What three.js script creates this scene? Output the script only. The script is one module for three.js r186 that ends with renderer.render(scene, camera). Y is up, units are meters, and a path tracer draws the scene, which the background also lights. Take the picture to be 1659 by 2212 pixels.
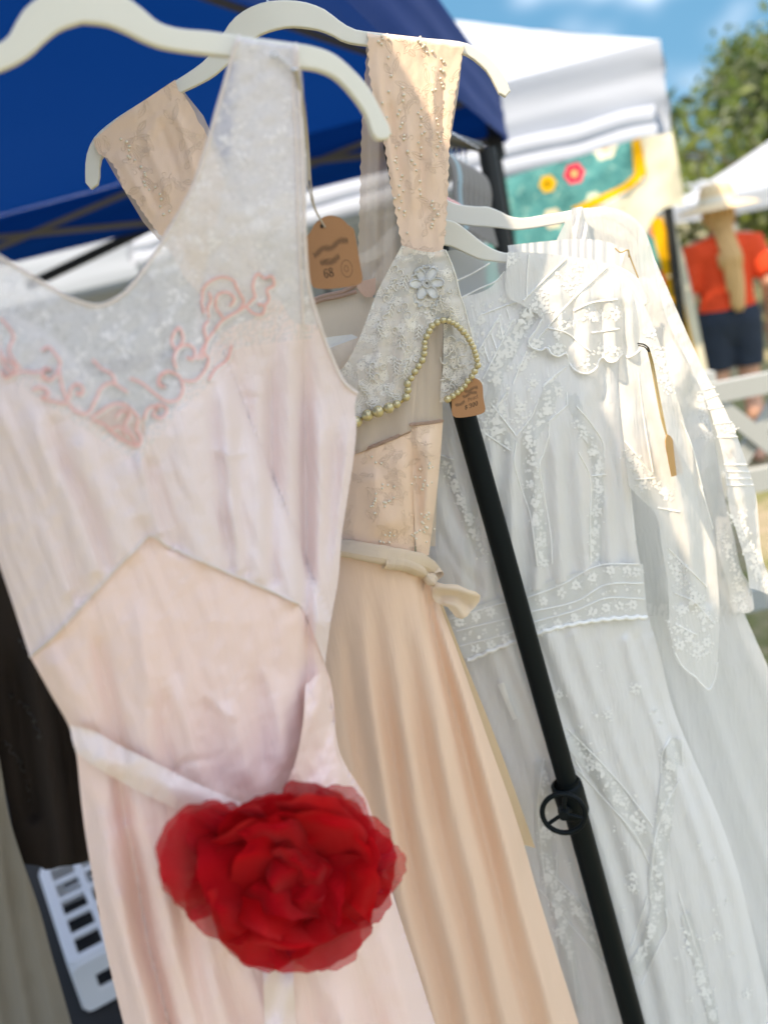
import * as THREE from 'three';
import { mergeGeometries } from 'three/addons/utils/BufferGeometryUtils.js';
import { MarchingCubes } from 'three/addons/objects/MarchingCubes.js';
import { ImprovedNoise } from 'three/addons/math/ImprovedNoise.js';

// ------------------------------------------------------------------ camera
const scene = new THREE.Scene();
const EYE = new THREE.Vector3(0, 1.5, 0);
const PITCH = THREE.MathUtils.degToRad(14.8), ROLL = THREE.MathUtils.degToRad(12), FOV = 60;
const fwd = new THREE.Vector3(0, -Math.sin(PITCH), -Math.cos(PITCH));
const up0 = new THREE.Vector3(0, Math.cos(PITCH), -Math.sin(PITCH));
const camRight = new THREE.Vector3(Math.cos(ROLL), 0, 0).addScaledVector(up0, -Math.sin(ROLL));
const camUp = new THREE.Vector3(Math.sin(ROLL), 0, 0).addScaledVector(up0, Math.cos(ROLL));
const camera = new THREE.PerspectiveCamera(FOV, 767 / 1024, 0.02, 400);
camera.position.copy(EYE);
camera.setRotationFromMatrix(new THREE.Matrix4().makeBasis(camRight, camUp, fwd.clone().negate()));
camera.focus = 0.9;
camera.userData.fStop = 3.0;

// ------------------------------------------------------------------ sky, sun, exposure
const SUN = new THREE.Vector3(-0.432, 0.866, 0.25).normalize();
{
  const W = 512, H = 256, data = new Float32Array(W * H * 4), nz = new ImprovedNoise();
  for (let j = 0; j < H; j++) for (let i = 0; i < W; i++) {
    const el = ((j + 0.5) / H - 0.5) * Math.PI, az = ((i + 0.5) / W - 0.5) * Math.PI * 2;
    const y = Math.max(0, Math.sin(el)), x = Math.cos(el) * Math.cos(az), z = Math.cos(el) * Math.sin(az);
    const k = Math.pow(1 - y, 2.6);
    let c = [0.045 + 0.04 * k, 0.125 + 0.06 * k, 0.225 + 0.045 * k];
    const q = 1.6 / (y + 0.22);
    let n = 0, a = 0.5, f = 1;
    for (let o = 0; o < 5; o++) { n += a * nz.noise(x * q * f + 4.03, z * q * f * 1.5 + 23.12, o * 7.1); a *= 0.55; f *= 2.05; }
    const cl = THREE.MathUtils.smoothstep(n, -0.05, 0.26) * 0.88 * THREE.MathUtils.smoothstep(y, 0.03, 0.3);
    const d = x * SUN.x + Math.sin(el) * SUN.y + z * SUN.z, glow = 0.35 * Math.pow(Math.max(0, d), 10);
    for (let m = 0; m < 3; m++) {
      const v = c[m] * (1 - cl) + [1.42, 1.35, 1.37][m] * cl + glow;
      data[(j * W + i) * 4 + m] = v;
    }
    data[(j * W + i) * 4 + 3] = 1;
  }
  const t = new THREE.DataTexture(data, W, H, THREE.RGBAFormat, THREE.FloatType);
  t.mapping = THREE.EquirectangularReflectionMapping; t.magFilter = t.minFilter = THREE.LinearFilter; t.needsUpdate = true;
  scene.background = t; scene.environment = t;
}
const sun = new THREE.DirectionalLight(0xffe6c6, 2.5);
sun.position.copy(SUN).multiplyScalar(30); sun.target.position.set(0, 0, -3);
sun.castShadow = true; sun.shadow.mapSize.set(4096, 4096); sun.shadow.radius = 1.4;
Object.assign(sun.shadow.camera, { left: -14, right: 14, top: 14, bottom: -14, near: 1, far: 80 });
scene.add(sun, sun.target);
const renderer = new THREE.WebGLRenderer({ antialias: true });
renderer.setSize(767, 1024);
renderer.shadowMap.enabled = true;
renderer.toneMapping = THREE.LinearToneMapping;
renderer.toneMappingExposure = 2.92;

// ------------------------------------------------------------------ helpers: pixels (photo scaled to 1659 wide) to places
const FPX = 1106 / Math.tan(THREE.MathUtils.degToRad(FOV / 2));
const V3 = (x, y, z) => new THREE.Vector3(x, y, z);
const ray = (x, y) => fwd.clone().addScaledVector(camRight, (x - 829.5) / FPX).addScaledVector(camUp, (1106 - y) / FPX);
const atDepth = (x, y, z) => { const r = ray(x, y); return EYE.clone().addScaledVector(r, z / -r.z); };     // on the upright plane z metres ahead
const atHeight = (x, y, h) => { const r = ray(x, y); return EYE.clone().addScaledVector(r, (h - EYE.y) / r.y); };
const smooth = THREE.MathUtils.smoothstep, lerp = THREE.MathUtils.lerp, clamp = THREE.MathUtils.clamp;
let seed = 7;
const rnd = () => { seed = (seed * 1664525 + 1013904223) >>> 0; return seed / 4294967296; };
const reseed = (n) => { seed = n >>> 0; };
const NZ = new ImprovedNoise();
const fbm = (x, y, z = 0) => NZ.noise(x, y, z) + 0.5 * NZ.noise(x * 2.1 + 5, y * 2.1, z) + 0.25 * NZ.noise(x * 4.3, y * 4.3 + 9, z);

// an upright plane a thing hangs in: through the pixel (x, y) at z metres, turned by yaw (degrees; + = right side farther)
class Plane {
  constructor(x, y, z, yaw = 0) {
    this.o = atDepth(x, y, z); const a = THREE.MathUtils.degToRad(yaw);
    this.n = V3(Math.sin(a), 0, Math.cos(a)); this.n.x *= 1; this.r = V3(Math.cos(a), 0, -Math.sin(a));
    this.k = this.n.dot(this.o.clone().sub(EYE));
  }
  t(r) { return this.k / this.n.dot(r); }
  pos(x, y, lift = 0) { const r = ray(x, y); return EYE.clone().addScaledVector(r, this.t(r) - lift); }
  uv(p) { return [p.clone().sub(this.o).dot(this.r), p.y - this.o.y]; }
  ab(x, y) { return this.uv(this.pos(x, y)); }
  from(a, b, lift = 0) { return this.o.clone().addScaledVector(this.r, a).addScaledVector(this.n, lift).setY(this.o.y + b + this.n.y * lift); }
}
const curve2 = (pts, n, closed = false) => new THREE.CatmullRomCurve3(pts.map((p) => V3(p[0], p[1], 0)), closed, 'centripetal').getSpacedPoints(n).map((p) => [p.x, p.y]);
function soften(poly, per = 14) {                 // closed outline through the points, corners (third entry 1) kept
  const out = [], n = poly.length, first = poly.findIndex((p) => p[2]);
  if (first < 0) { const c = curve2(poly, Math.round(n * 4), true); c.pop(); return c; }
  const p = [...poly.slice(first), ...poly.slice(0, first)]; let run = [p[0]];
  for (let i = 1; i <= n; i++) {
    const q = p[i % n]; run.push(q);
    if (q[2] || i === n) {
      if (run.length === 2) out.push(run[0].slice(0, 2));
      else { let L = 0; for (let k = 1; k < run.length; k++) L += Math.hypot(run[k][0] - run[k - 1][0], run[k][1] - run[k - 1][1]); const c = curve2(run, Math.max(4, Math.round(L / per))); c.pop(); out.push(...c); }
      run = [q];
    }
  }
  return out;
}
const inside = (poly, x, y) => { let c = false; for (let i = 0, j = poly.length - 1; i < poly.length; j = i++) { const a = poly[i], b = poly[j]; if ((a[1] > y) !== (b[1] > y) && x < ((b[0] - a[0]) * (y - a[1])) / (b[1] - a[1]) + a[0]) c = !c; } return c; };
// folds: [millimetres, width left, width right, path, keepStart, keepEnd]
function foldField(list) {
  const fs = list.map(([mm, wl, wr, path, k0 = 0, k1 = 0]) => {
    const p = path.length > 2 ? curve2(path, path.length * 4) : path, w = 3 * Math.max(wl, wr);
    return { a: mm / 1000, wl, wr, p, k0, k1, box: [Math.min(...p.map((q) => q[0])) - w, Math.min(...p.map((q) => q[1])) - w, Math.max(...p.map((q) => q[0])) + w, Math.max(...p.map((q) => q[1])) + w] };
  });
  return (x, y) => {
    let h = 0;
    for (const f of fs) {
      if (x < f.box[0] || x > f.box[2] || y < f.box[1] || y > f.box[3]) continue;
      let best = 1e9, side = 1, at = 0; const p = f.p;
      for (let i = 0; i + 1 < p.length; i++) {
        const ax = p[i][0], ay = p[i][1], dx = p[i + 1][0] - ax, dy = p[i + 1][1] - ay, q = clamp(((x - ax) * dx + (y - ay) * dy) / (dx * dx + dy * dy), 0, 1);
        const ex = x - ax - q * dx, ey = y - ay - q * dy, d = ex * ex + ey * ey;
        if (d < best) { best = d; side = dx * ey - dy * ex; at = (i + q) / (p.length - 1); }
      }
      const w = side > 0 ? f.wl : f.wr, g = Math.exp(-best / (w * w));   // path drawn downwards: positive side = left in the picture
      h += f.a * g * (f.k0 ? 1 : smooth(at, 0, 0.25)) * (f.k1 ? 1 : 1 - smooth(at, 0.75, 1));
    }
    return h;
  };
}
// a piece of cloth: an outline on a plane, lifted towards the viewer by h(x, y) metres, meshed on a grid
function patch(plane, poly, h = () => 0, step = 7, raw = false) {
  const P = raw ? poly : soften(poly), pos = [], uv = [], idx = [], map = new Map();
  const add = (x, y) => {
    const key = Math.round(x * 8) + ',' + Math.round(y * 8); let i = map.get(key);
    if (i === undefined) { i = pos.length / 3; map.set(key, i); const p = plane.pos(x, y, h(x, y)); pos.push(p.x, p.y, p.z); const q = plane.uv(plane.pos(x, y)); uv.push(q[0], q[1]); }
    return i;
  };
  let x0 = 1e9, x1 = -1e9, y0 = 1e9, y1 = -1e9;
  for (const p of P) { x0 = Math.min(x0, p[0]); x1 = Math.max(x1, p[0]); y0 = Math.min(y0, p[1]); y1 = Math.max(y1, p[1]); }
  const nx = Math.ceil((x1 - x0) / step), ny = Math.ceil((y1 - y0) / step), edge = new Set();
  for (let i = 0; i < P.length; i++) {
    const a = P[i], b = P[(i + 1) % P.length], n = Math.ceil(Math.hypot(b[0] - a[0], b[1] - a[1]) / (step * 0.2)) + 1;
    for (let k = 0; k <= n; k++) edge.add(Math.floor((lerp(a[0], b[0], k / n) - x0) / step) + ',' + Math.floor((lerp(a[1], b[1], k / n) - y0) / step));
  }
  const cut = (poly, ax, lim, sgn) => {
    const out = [];
    for (let i = 0; i < poly.length; i++) {
      const a = poly[i], b = poly[(i + 1) % poly.length], da = sgn * (a[ax] - lim), db = sgn * (b[ax] - lim);
      if (da >= 0) out.push(a);
      if ((da > 0 && db < 0) || (da < 0 && db > 0)) { const t = da / (da - db); out.push([lerp(a[0], b[0], t), lerp(a[1], b[1], t)]); }
    }
    return out;
  };
  for (let j = 0; j < ny; j++) for (let i = 0; i < nx; i++) {
    const ax = x0 + i * step, ay = y0 + j * step, bx = ax + step, by = ay + step;
    if (!edge.has(i + ',' + j)) {
      if (!inside(P, ax + step / 2, ay + step / 2)) continue;
      const a = add(ax, ay), b = add(bx, ay), c = add(bx, by), d = add(ax, by); idx.push(a, d, b, b, d, c);
    } else {
      let c = cut(cut(cut(cut(P, 0, ax, 1), 0, bx, -1), 1, ay, 1), 1, by, -1);
      if (c.length < 3) continue;
      const v = c.map((p) => add(p[0], p[1])).filter((q, k, all) => q !== all[(k + 1) % all.length]);
      let area = 0; for (let k = 0; k < c.length; k++) { const a = c[k], b = c[(k + 1) % c.length]; area += a[0] * b[1] - b[0] * a[1]; }
      for (let k = 1; k + 1 < v.length; k++) if (area > 0) idx.push(v[0], v[k + 1], v[k]); else idx.push(v[0], v[k], v[k + 1]);
    }
  }
  const g = new THREE.BufferGeometry();
  g.setAttribute('position', new THREE.Float32BufferAttribute(pos, 3)); g.setAttribute('uv', new THREE.Float32BufferAttribute(uv, 2)); g.setIndex(idx); g.computeVertexNormals();
  return g;
}
const tubeGeo = (pts, r, seg = 40, sides = 7, closed = false) => new THREE.TubeGeometry(new THREE.CatmullRomCurve3(pts, closed, 'centripetal'), seg, r, sides, closed);
function cord(plane, h, path, r, lift = 0.001, sides = 5) {       // a cord sewn on a cloth
  const p = path.length > 2 ? curve2(path, Math.max(6, Math.round(path.length * 5))) : curve2([path[0], [(path[0][0] + path[1][0]) / 2, (path[0][1] + path[1][1]) / 2], path[1]], 8);
  return tubeGeo(p.map(([x, y]) => plane.pos(x, y, h(x, y) + lift)), r, p.length * 2, sides);
}
function slab(plane, poly, thick, bevel = 0.001, lift = 0) {       // a flat thing with thickness, in the plane
  const P = soften(poly, 8).map(([x, y]) => new THREE.Vector2(...plane.ab(x, y)));
  return slabAB(plane, P, thick, bevel, lift);
}
function slabAB(plane, P, thick, bevel = 0.001, lift = 0) {
  const g = new THREE.ExtrudeGeometry(new THREE.Shape(P), { depth: Math.max(1e-4, thick - 2 * bevel), bevelEnabled: bevel > 0, bevelThickness: bevel, bevelSize: bevel, bevelOffset: -bevel, bevelSegments: 3, curveSegments: 8 });
  g.translate(0, 0, -thick / 2 + bevel + lift);
  const a = Math.atan2(plane.n.x, plane.n.z); g.rotateY(a); g.translate(plane.o.x, plane.o.y, plane.o.z);
  return g;
}
function bar(a, b, r, sides = 10) { return tubeGeo([a, a.clone().lerp(b, 0.5), b], r, 2, sides); }
function boxBar(a, b, w, d = w) {                                   // square tube
  const g = new THREE.BoxGeometry(w, a.distanceTo(b), d); const y = b.clone().sub(a).normalize();
  const q = new THREE.Quaternion().setFromUnitVectors(V3(0, 1, 0), y); g.applyQuaternion(q); const m = a.clone().add(b).multiplyScalar(0.5); g.translate(m.x, m.y, m.z); return g;
}
const merge = (list) => mergeGeometries(list.map((g) => { const q = g.index ? g.toNonIndexed() : g; for (const k of Object.keys(q.attributes)) if (!['position', 'normal', 'uv'].includes(k)) q.deleteAttribute(k); return q; }));
const taken = {};
const numbered = (n) => { taken[n] = (taken[n] ?? -1) + 1; return taken[n] ? n + '_' + String(taken[n]).padStart(3, '0') : n; };
function mesh(name, geo, mat, parent, extra) {
  const m = new THREE.Mesh(Array.isArray(geo) ? merge(geo) : geo, mat); m.name = parent ? name : numbered(name); m.castShadow = m.receiveShadow = true;
  (parent || scene).add(m); if (extra) Object.assign(m.userData, extra); return m;
}
function thing(name, label, category, base = [0, 0, 0], group) {
  const o = new THREE.Group(); o.name = numbered(name); o.position.set(...base); scene.add(o); o.userData = { label, category }; if (group) o.userData.group = group; return o;
}
// parts are modelled in world coordinates; put() moves them under a thing standing at its own base
function put(t, name, geo, mat, extra, parent) {
  const g = Array.isArray(geo) ? merge(geo) : geo; g.translate(-t.position.x, -t.position.y, -t.position.z);
  return mesh(name, g, mat, parent || t, extra);
}
// ------------------------------------------------------------------ textures
function canvasTex(w, h, draw, srgb = true) {
  const c = document.createElement('canvas'); c.width = w; c.height = h; draw(c.getContext('2d'), w, h);
  const t = new THREE.CanvasTexture(c); t.wrapS = t.wrapT = THREE.RepeatWrapping; if (srgb) t.colorSpace = THREE.SRGBColorSpace; t.magFilter = THREE.LinearFilter; return t;
}
function noiseTex(n, f, srgb = false) {
  const d = new Uint8Array(n * n * 4);
  for (let j = 0; j < n; j++) for (let i = 0; i < n; i++) { const v = f(i / n, j / n); const a = Array.isArray(v) ? v : [v, v, v]; for (let k = 0; k < 3; k++) d[(j * n + i) * 4 + k] = clamp(a[k], 0, 1) * 255; d[(j * n + i) * 4 + 3] = 255; }
  const t = new THREE.DataTexture(d, n, n); t.wrapS = t.wrapT = THREE.RepeatWrapping; t.magFilter = THREE.LinearFilter; t.minFilter = THREE.LinearFilter; if (srgb) t.colorSpace = THREE.SRGBColorSpace; t.needsUpdate = true; return t;
}
const rep = (t, metres) => { const c = t.clone(); c.repeat.set(1 / metres, 1 / metres); c.needsUpdate = true; return c; };
const tileN = (u, v, f, z = 0) => { const a = u * 2 * Math.PI, b = v * 2 * Math.PI; return NZ.noise(Math.cos(a) * f + 7, Math.sin(a) * f + z, Math.cos(b) * f + 3) * 0.6 + NZ.noise(Math.sin(b) * f + z, Math.cos(a + 1) * f, Math.sin(a) * f + Math.cos(b) * f) * 0.6; };
const weave = noiseTex(256, (u, v) => 0.5 + 0.18 * Math.sin(u * Math.PI * 2 * 64) * Math.sin(v * Math.PI * 2 * 64) + 0.2 * (rnd() - 0.5));
const slub = noiseTex(256, (u, v) => 0.55 + 0.3 * tileN(u, v, 0.6, 4) + 0.25 * NZ.noise(u * 90, v * 8, 1) + 0.12 * (rnd() - 0.5));
const streak = noiseTex(512, (u, v) => 0.5 + 0.5 * NZ.noise(u * 46 + 1.5 * NZ.noise(u * 4, v * 3, 8), v * 4, 2.5) + 0.3 * NZ.noise(u * 110, v * 9, 6) + 0.25 * NZ.noise(u * 9, v * 7, 4) + 0.06 * (rnd() - 0.5));
const cloth = (rgb, o = {}) => new THREE.MeshPhysicalMaterial({ color: new THREE.Color().setRGB(...rgb), roughness: 1, side: THREE.DoubleSide, transmission: 0.25, thickness: 0, ior: 1.3, specularIntensity: 0.4, bumpMap: rep(weave, 0.045), bumpScale: 0.0002, ...o });
const solid = (rgb, rough = 0.6, o = {}) => new THREE.MeshStandardMaterial({ color: new THREE.Color().setRGB(...rgb), roughness: rough, ...o });
// ================================================================== the setting
{
  const grass = noiseTex(512, (u, v) => { const n = 0.5 + 0.5 * tileN(u, v, 1.2), m = rnd(), p = 0.5 + 0.5 * NZ.noise(u * 60, v * 60, 3); const d = smooth(n * 0.6 + p * 0.4, 0.3, 0.75); return [lerp(0.42, 0.62, d) + 0.12 * (m - 0.5), lerp(0.44, 0.57, d) + 0.12 * (m - 0.5), lerp(0.26, 0.5, d) + 0.08 * (m - 0.5)]; }, true);
  grass.repeat.set(60, 60);
  const g = new THREE.PlaneGeometry(240, 240, 1, 1); g.rotateX(-Math.PI / 2); g.translate(0, 0, -60);
  mesh('ground', g, new THREE.MeshStandardMaterial({ map: grass, roughness: 1, color: 0xffffff }), null, { kind: 'structure' });
}
{
  const g = new THREE.BoxGeometry(2.3, 0.006, 2.6); g.rotateY(-0.29); g.translate(-1.25, 0.007, -1.9); const m = mesh('added_shade_sheet', g, solid([0.012, 0.012, 0.013], 0.8), null); m.userData = { label: 'added black sheet on the grass, painting in the dark shade under the racks', category: 'added shade sheet' };  // black sheet added to stand in for the deep shade on the ground
}
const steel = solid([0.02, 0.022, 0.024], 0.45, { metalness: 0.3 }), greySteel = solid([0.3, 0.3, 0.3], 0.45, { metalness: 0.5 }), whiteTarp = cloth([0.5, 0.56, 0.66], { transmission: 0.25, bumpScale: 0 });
const blueTarp = cloth([0.002, 0.042, 0.25], { transmission: 0.28, bumpScale: 0 });

// a hipped canopy: K = one eave corner (bottom of the valance), a and b = unit directions along its two eaves, la / lb lengths
function canopy(name, label, K, a, b, la, lb, o) {
  const t = thing(name, label, 'canopy tent', [K.x, 0, K.z], o.group), at = (i, j, y) => V3(K.x + a.x * i + b.x * j, y, K.z + a.z * i + b.z * j);
  const y0 = K.y, y1 = K.y + o.valance, yp = y1 + o.rise, s = Math.min(la, lb) / 2;
  const r1 = la > lb ? at(s, lb / 2, yp) : at(la / 2, s, yp), r2 = la > lb ? at(la - s, lb / 2, yp) : at(la / 2, lb - s, yp);
  const c = [at(0, 0, y1), at(la, 0, y1), at(la, lb, y1), at(0, lb, y1)];
  const sheet = (p, q, r, u, sag) => {                                // ruled panel between eave p-q and ridge u-r, sagging a little
    const n = 14, pos = [], uv = [], idx = [];
    for (let j = 0; j <= n; j++) for (let i = 0; i <= n; i++) {
      const e = p.clone().lerp(q, i / n), w = u.clone().lerp(r, i / n), v = e.lerp(w, j / n); v.y -= sag * Math.sin(Math.PI * j / n) * (0.6 + 0.4 * Math.sin(Math.PI * i / n)) + 0.012 * Math.sin(Math.PI * j / n) * fbm(i * 0.5 + p.x * 3, j * 0.5, p.z);
      pos.push(v.x, v.y, v.z); uv.push(i / n * 3, j / n * 3);
    }
    for (let j = 0; j < n; j++) for (let i = 0; i < n; i++) { const k = j * (n + 1) + i; idx.push(k, k + 1, k + n + 1, k + 1, k + n + 2, k + n + 1); }
    const g = new THREE.BufferGeometry(); g.setAttribute('position', new THREE.Float32BufferAttribute(pos, 3)); g.setAttribute('uv', new THREE.Float32BufferAttribute(uv, 2)); g.setIndex(idx); g.computeVertexNormals(); return g;
  };
  const sag = o.sag ?? 0.07;
  for (const [p, q, r, u] of la > lb ? [[c[0], c[1], r2, r1], [c[1], c[2], r2, r2], [c[2], c[3], r1, r2], [c[3], c[0], r1, r1]] : [[c[0], c[1], r1, r1], [c[1], c[2], r2, r1], [c[2], c[3], r2, r2], [c[3], c[0], r1, r2]]) put(t, 'roof_panel', sheet(p, q, r, u, sag), o.mat);
  const drop = (p, q, y, wr = 0.01) => {                               // valance with slight waves
    const n = 30, m = 8, pos = [], uv = [], idx = [], d = q.clone().sub(p).setY(0).normalize(), nn = V3(d.z, 0, -d.x);
    for (let j = 0; j <= m; j++) for (let i = 0; i <= n; i++) { const v = p.clone().lerp(q, i / n), k = j / m; v.y = lerp(v.y, y, k); v.addScaledVector(nn, wr * k * fbm(i * 0.45 + p.x, j * 0.2, p.z) + wr * 0.6 * Math.sin(j * 1.9 + i * 0.15)); pos.push(v.x, v.y, v.z); uv.push(i / n * 3, k * 0.3); }
    for (let j = 0; j < m; j++) for (let i = 0; i < n; i++) { const k = j * (n + 1) + i; idx.push(k, k + n + 1, k + 1, k + 1, k + n + 1, k + n + 2); }
    const g = new THREE.BufferGeometry(); g.setAttribute('position', new THREE.Float32BufferAttribute(pos, 3)); g.setAttribute('uv', new THREE.Float32BufferAttribute(uv, 2)); g.setIndex(idx); g.computeVertexNormals(); return g;
  };
  c.forEach((p, i) => put(t, 'valance', drop(p, c[(i + 1) % 4], y0, o.wave ?? 0.01), o.mat));
  const inn = 0.05, legs = [at(inn, inn, 0), at(la - inn, inn, 0), at(la - inn, lb - inn, 0), at(inn, lb - inn, 0)];
  legs.forEach((p, i) => {
    if (o.skip?.includes(i)) return;
    const l = put(t, 'leg', boxBar(V3(p.x, 0, p.z), V3(p.x, y1 - 0.03, p.z), 0.036), o.legMat ?? steel);
    put(t, 'corner_bracket', boxBar(V3(p.x, y0 - 0.06, p.z), V3(p.x, y0 + 0.03, p.z), 0.062), steel, undefined, l);
    put(t, 'foot', boxBar(V3(p.x, 0.004, p.z), V3(p.x, 0.02, p.z), 0.09), steel, undefined, l);
  });
  for (let i = 0; i < 4; i++) {
    const p = legs[i], q = legs[(i + 1) % 4], n = Math.round(p.distanceTo(q) / 1.4), hi = y1 - 0.03, lo = y1 - 0.21;
    if (o.trussSkip?.includes(i)) continue;
    for (let k = 0; k < n; k++) {
      const u = p.clone().lerp(q, k / n), v = p.clone().lerp(q, (k + 1) / n);
      put(t, 'truss_bar', boxBar(u.clone().setY(hi), v.clone().setY(lo), 0.024, 0.014), o.trussMat ?? greySteel); put(t, 'truss_bar', boxBar(u.clone().setY(lo), v.clone().setY(hi), 0.024, 0.014), o.trussMat ?? greySteel);
    }
  }
  c.forEach((p, i) => { const r = la > lb ? [r1, r2, r2, r1][i] : [r1, r1, r2, r2][i]; put(t, 'rafter', boxBar(p.clone().lerp(r, 0.02).setY(p.y - 0.04), r.clone().setY(r.y - 0.06), 0.026), o.trussMat ?? greySteel); });
  return t;
}
const dirA = (deg) => V3(Math.sin(THREE.MathUtils.degToRad(deg)), 0, -Math.cos(THREE.MathUtils.degToRad(deg)));   // 0 = straight ahead, + = to the right
// the blue canopy over the racks: its right eave runs past the dresses and throws the shade line across them
const blueAway = dirA(16.6), blueLeft = dirA(-73.4);
const blueCorner = V3(-0.089, 1.9, -0.8325).addScaledVector(blueAway, 3.12);
const blue = canopy('blue_canopy', 'dark blue canopy tent stretched over the dress racks', blueCorner, blueAway.clone().negate(), blueLeft, 4.5, 3.0, { valance: 0.22, rise: 0.75, mat: blueTarp, sag: 0.05, wave: 0.008, skip: [1], trussSkip: [0], trussMat: solid([0.12, 0.12, 0.13], 0.5, { metalness: 0.4 }) });
{ // the dark braces below its far valance
  const pl = new Plane(300, 520, 4.35);
  put(blue, 'brace', [boxBar(pl.pos(60, 618), pl.pos(430, 440), 0.042, 0.03)], steel);
}
// ---- white tents
{
  const A = atDepth(1478, 290, 4.4), top = atDepth(1425, 85, 4.4);
  const t = canopy('white_canopy', 'white canopy tent with its side wall rolled up, quilts hung below', V3(top.x, A.y, top.z), dirA(-70), dirA(20), 3, 3, { valance: top.y - A.y, rise: 0.8, mat: whiteTarp, sag: 0.03, wave: 0.022, trussSkip: [0, 3] });
  // the rolled-up side wall hangs as creased rolls along the front
  const L = dirA(-70), N = dirA(-160), e = V3(top.x, 0, top.z), rolls = [];
  for (const [y, r, o] of [[A.y + 0.1, 0.055, 0.03], [A.y + 0.015, 0.06, 0.05]]) {
    const pts = []; for (let i = 0; i <= 24; i++) pts.push(e.clone().addScaledVector(L, 0.06 + 2.85 * i / 24).addScaledVector(N, o + 0.012 * fbm(i * 0.6, y * 9)).setY(y + 0.018 * fbm(i * 0.5, 3, y) + 0.0));
    rolls.push(tubeGeo(pts, r, 60, 12));
  }
  put(t, 'rolled_wall', rolls, whiteTarp);
  const K2 = atDepth(800, 478, 6.4);
  const t2 = canopy('white_canopy', 'white canopy tent seen low beneath the blue valance, grey wall behind', K2, dirA(-66), dirA(24), 6, 3, { valance: 0.42, rise: 0.8, mat: whiteTarp, sag: 0.04, trussSkip: [0, 1, 2, 3] });
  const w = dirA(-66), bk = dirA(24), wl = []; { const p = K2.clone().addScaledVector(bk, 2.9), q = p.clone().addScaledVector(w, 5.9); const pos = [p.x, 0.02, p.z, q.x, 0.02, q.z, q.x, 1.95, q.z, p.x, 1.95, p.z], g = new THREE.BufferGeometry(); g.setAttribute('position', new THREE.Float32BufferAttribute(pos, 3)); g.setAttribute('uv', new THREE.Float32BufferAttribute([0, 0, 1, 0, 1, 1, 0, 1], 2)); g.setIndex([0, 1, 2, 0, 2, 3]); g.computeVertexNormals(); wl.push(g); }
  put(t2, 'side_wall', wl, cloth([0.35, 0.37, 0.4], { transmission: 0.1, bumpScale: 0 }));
  const K3 = atDepth(1572, 466, 7.5);
  canopy('white_canopy', 'small far white canopy tent on pale poles beside the green trees', K3, dirA(100), dirA(10), 3, 3, { valance: 0.16, rise: 0.75, mat: whiteTarp, legMat: solid([0.5, 0.5, 0.48], 0.5), trussSkip: [0, 1, 2, 3] });
  const K4 = atDepth(1552, 428, 11);
  canopy('white_canopy', 'farthest white canopy tent, just its corner showing past the hat', K4, dirA(-80), dirA(10), 3, 3, { valance: 0.2, rise: 0.6, mat: whiteTarp, trussSkip: [0, 1, 2, 3] });
}
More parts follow.
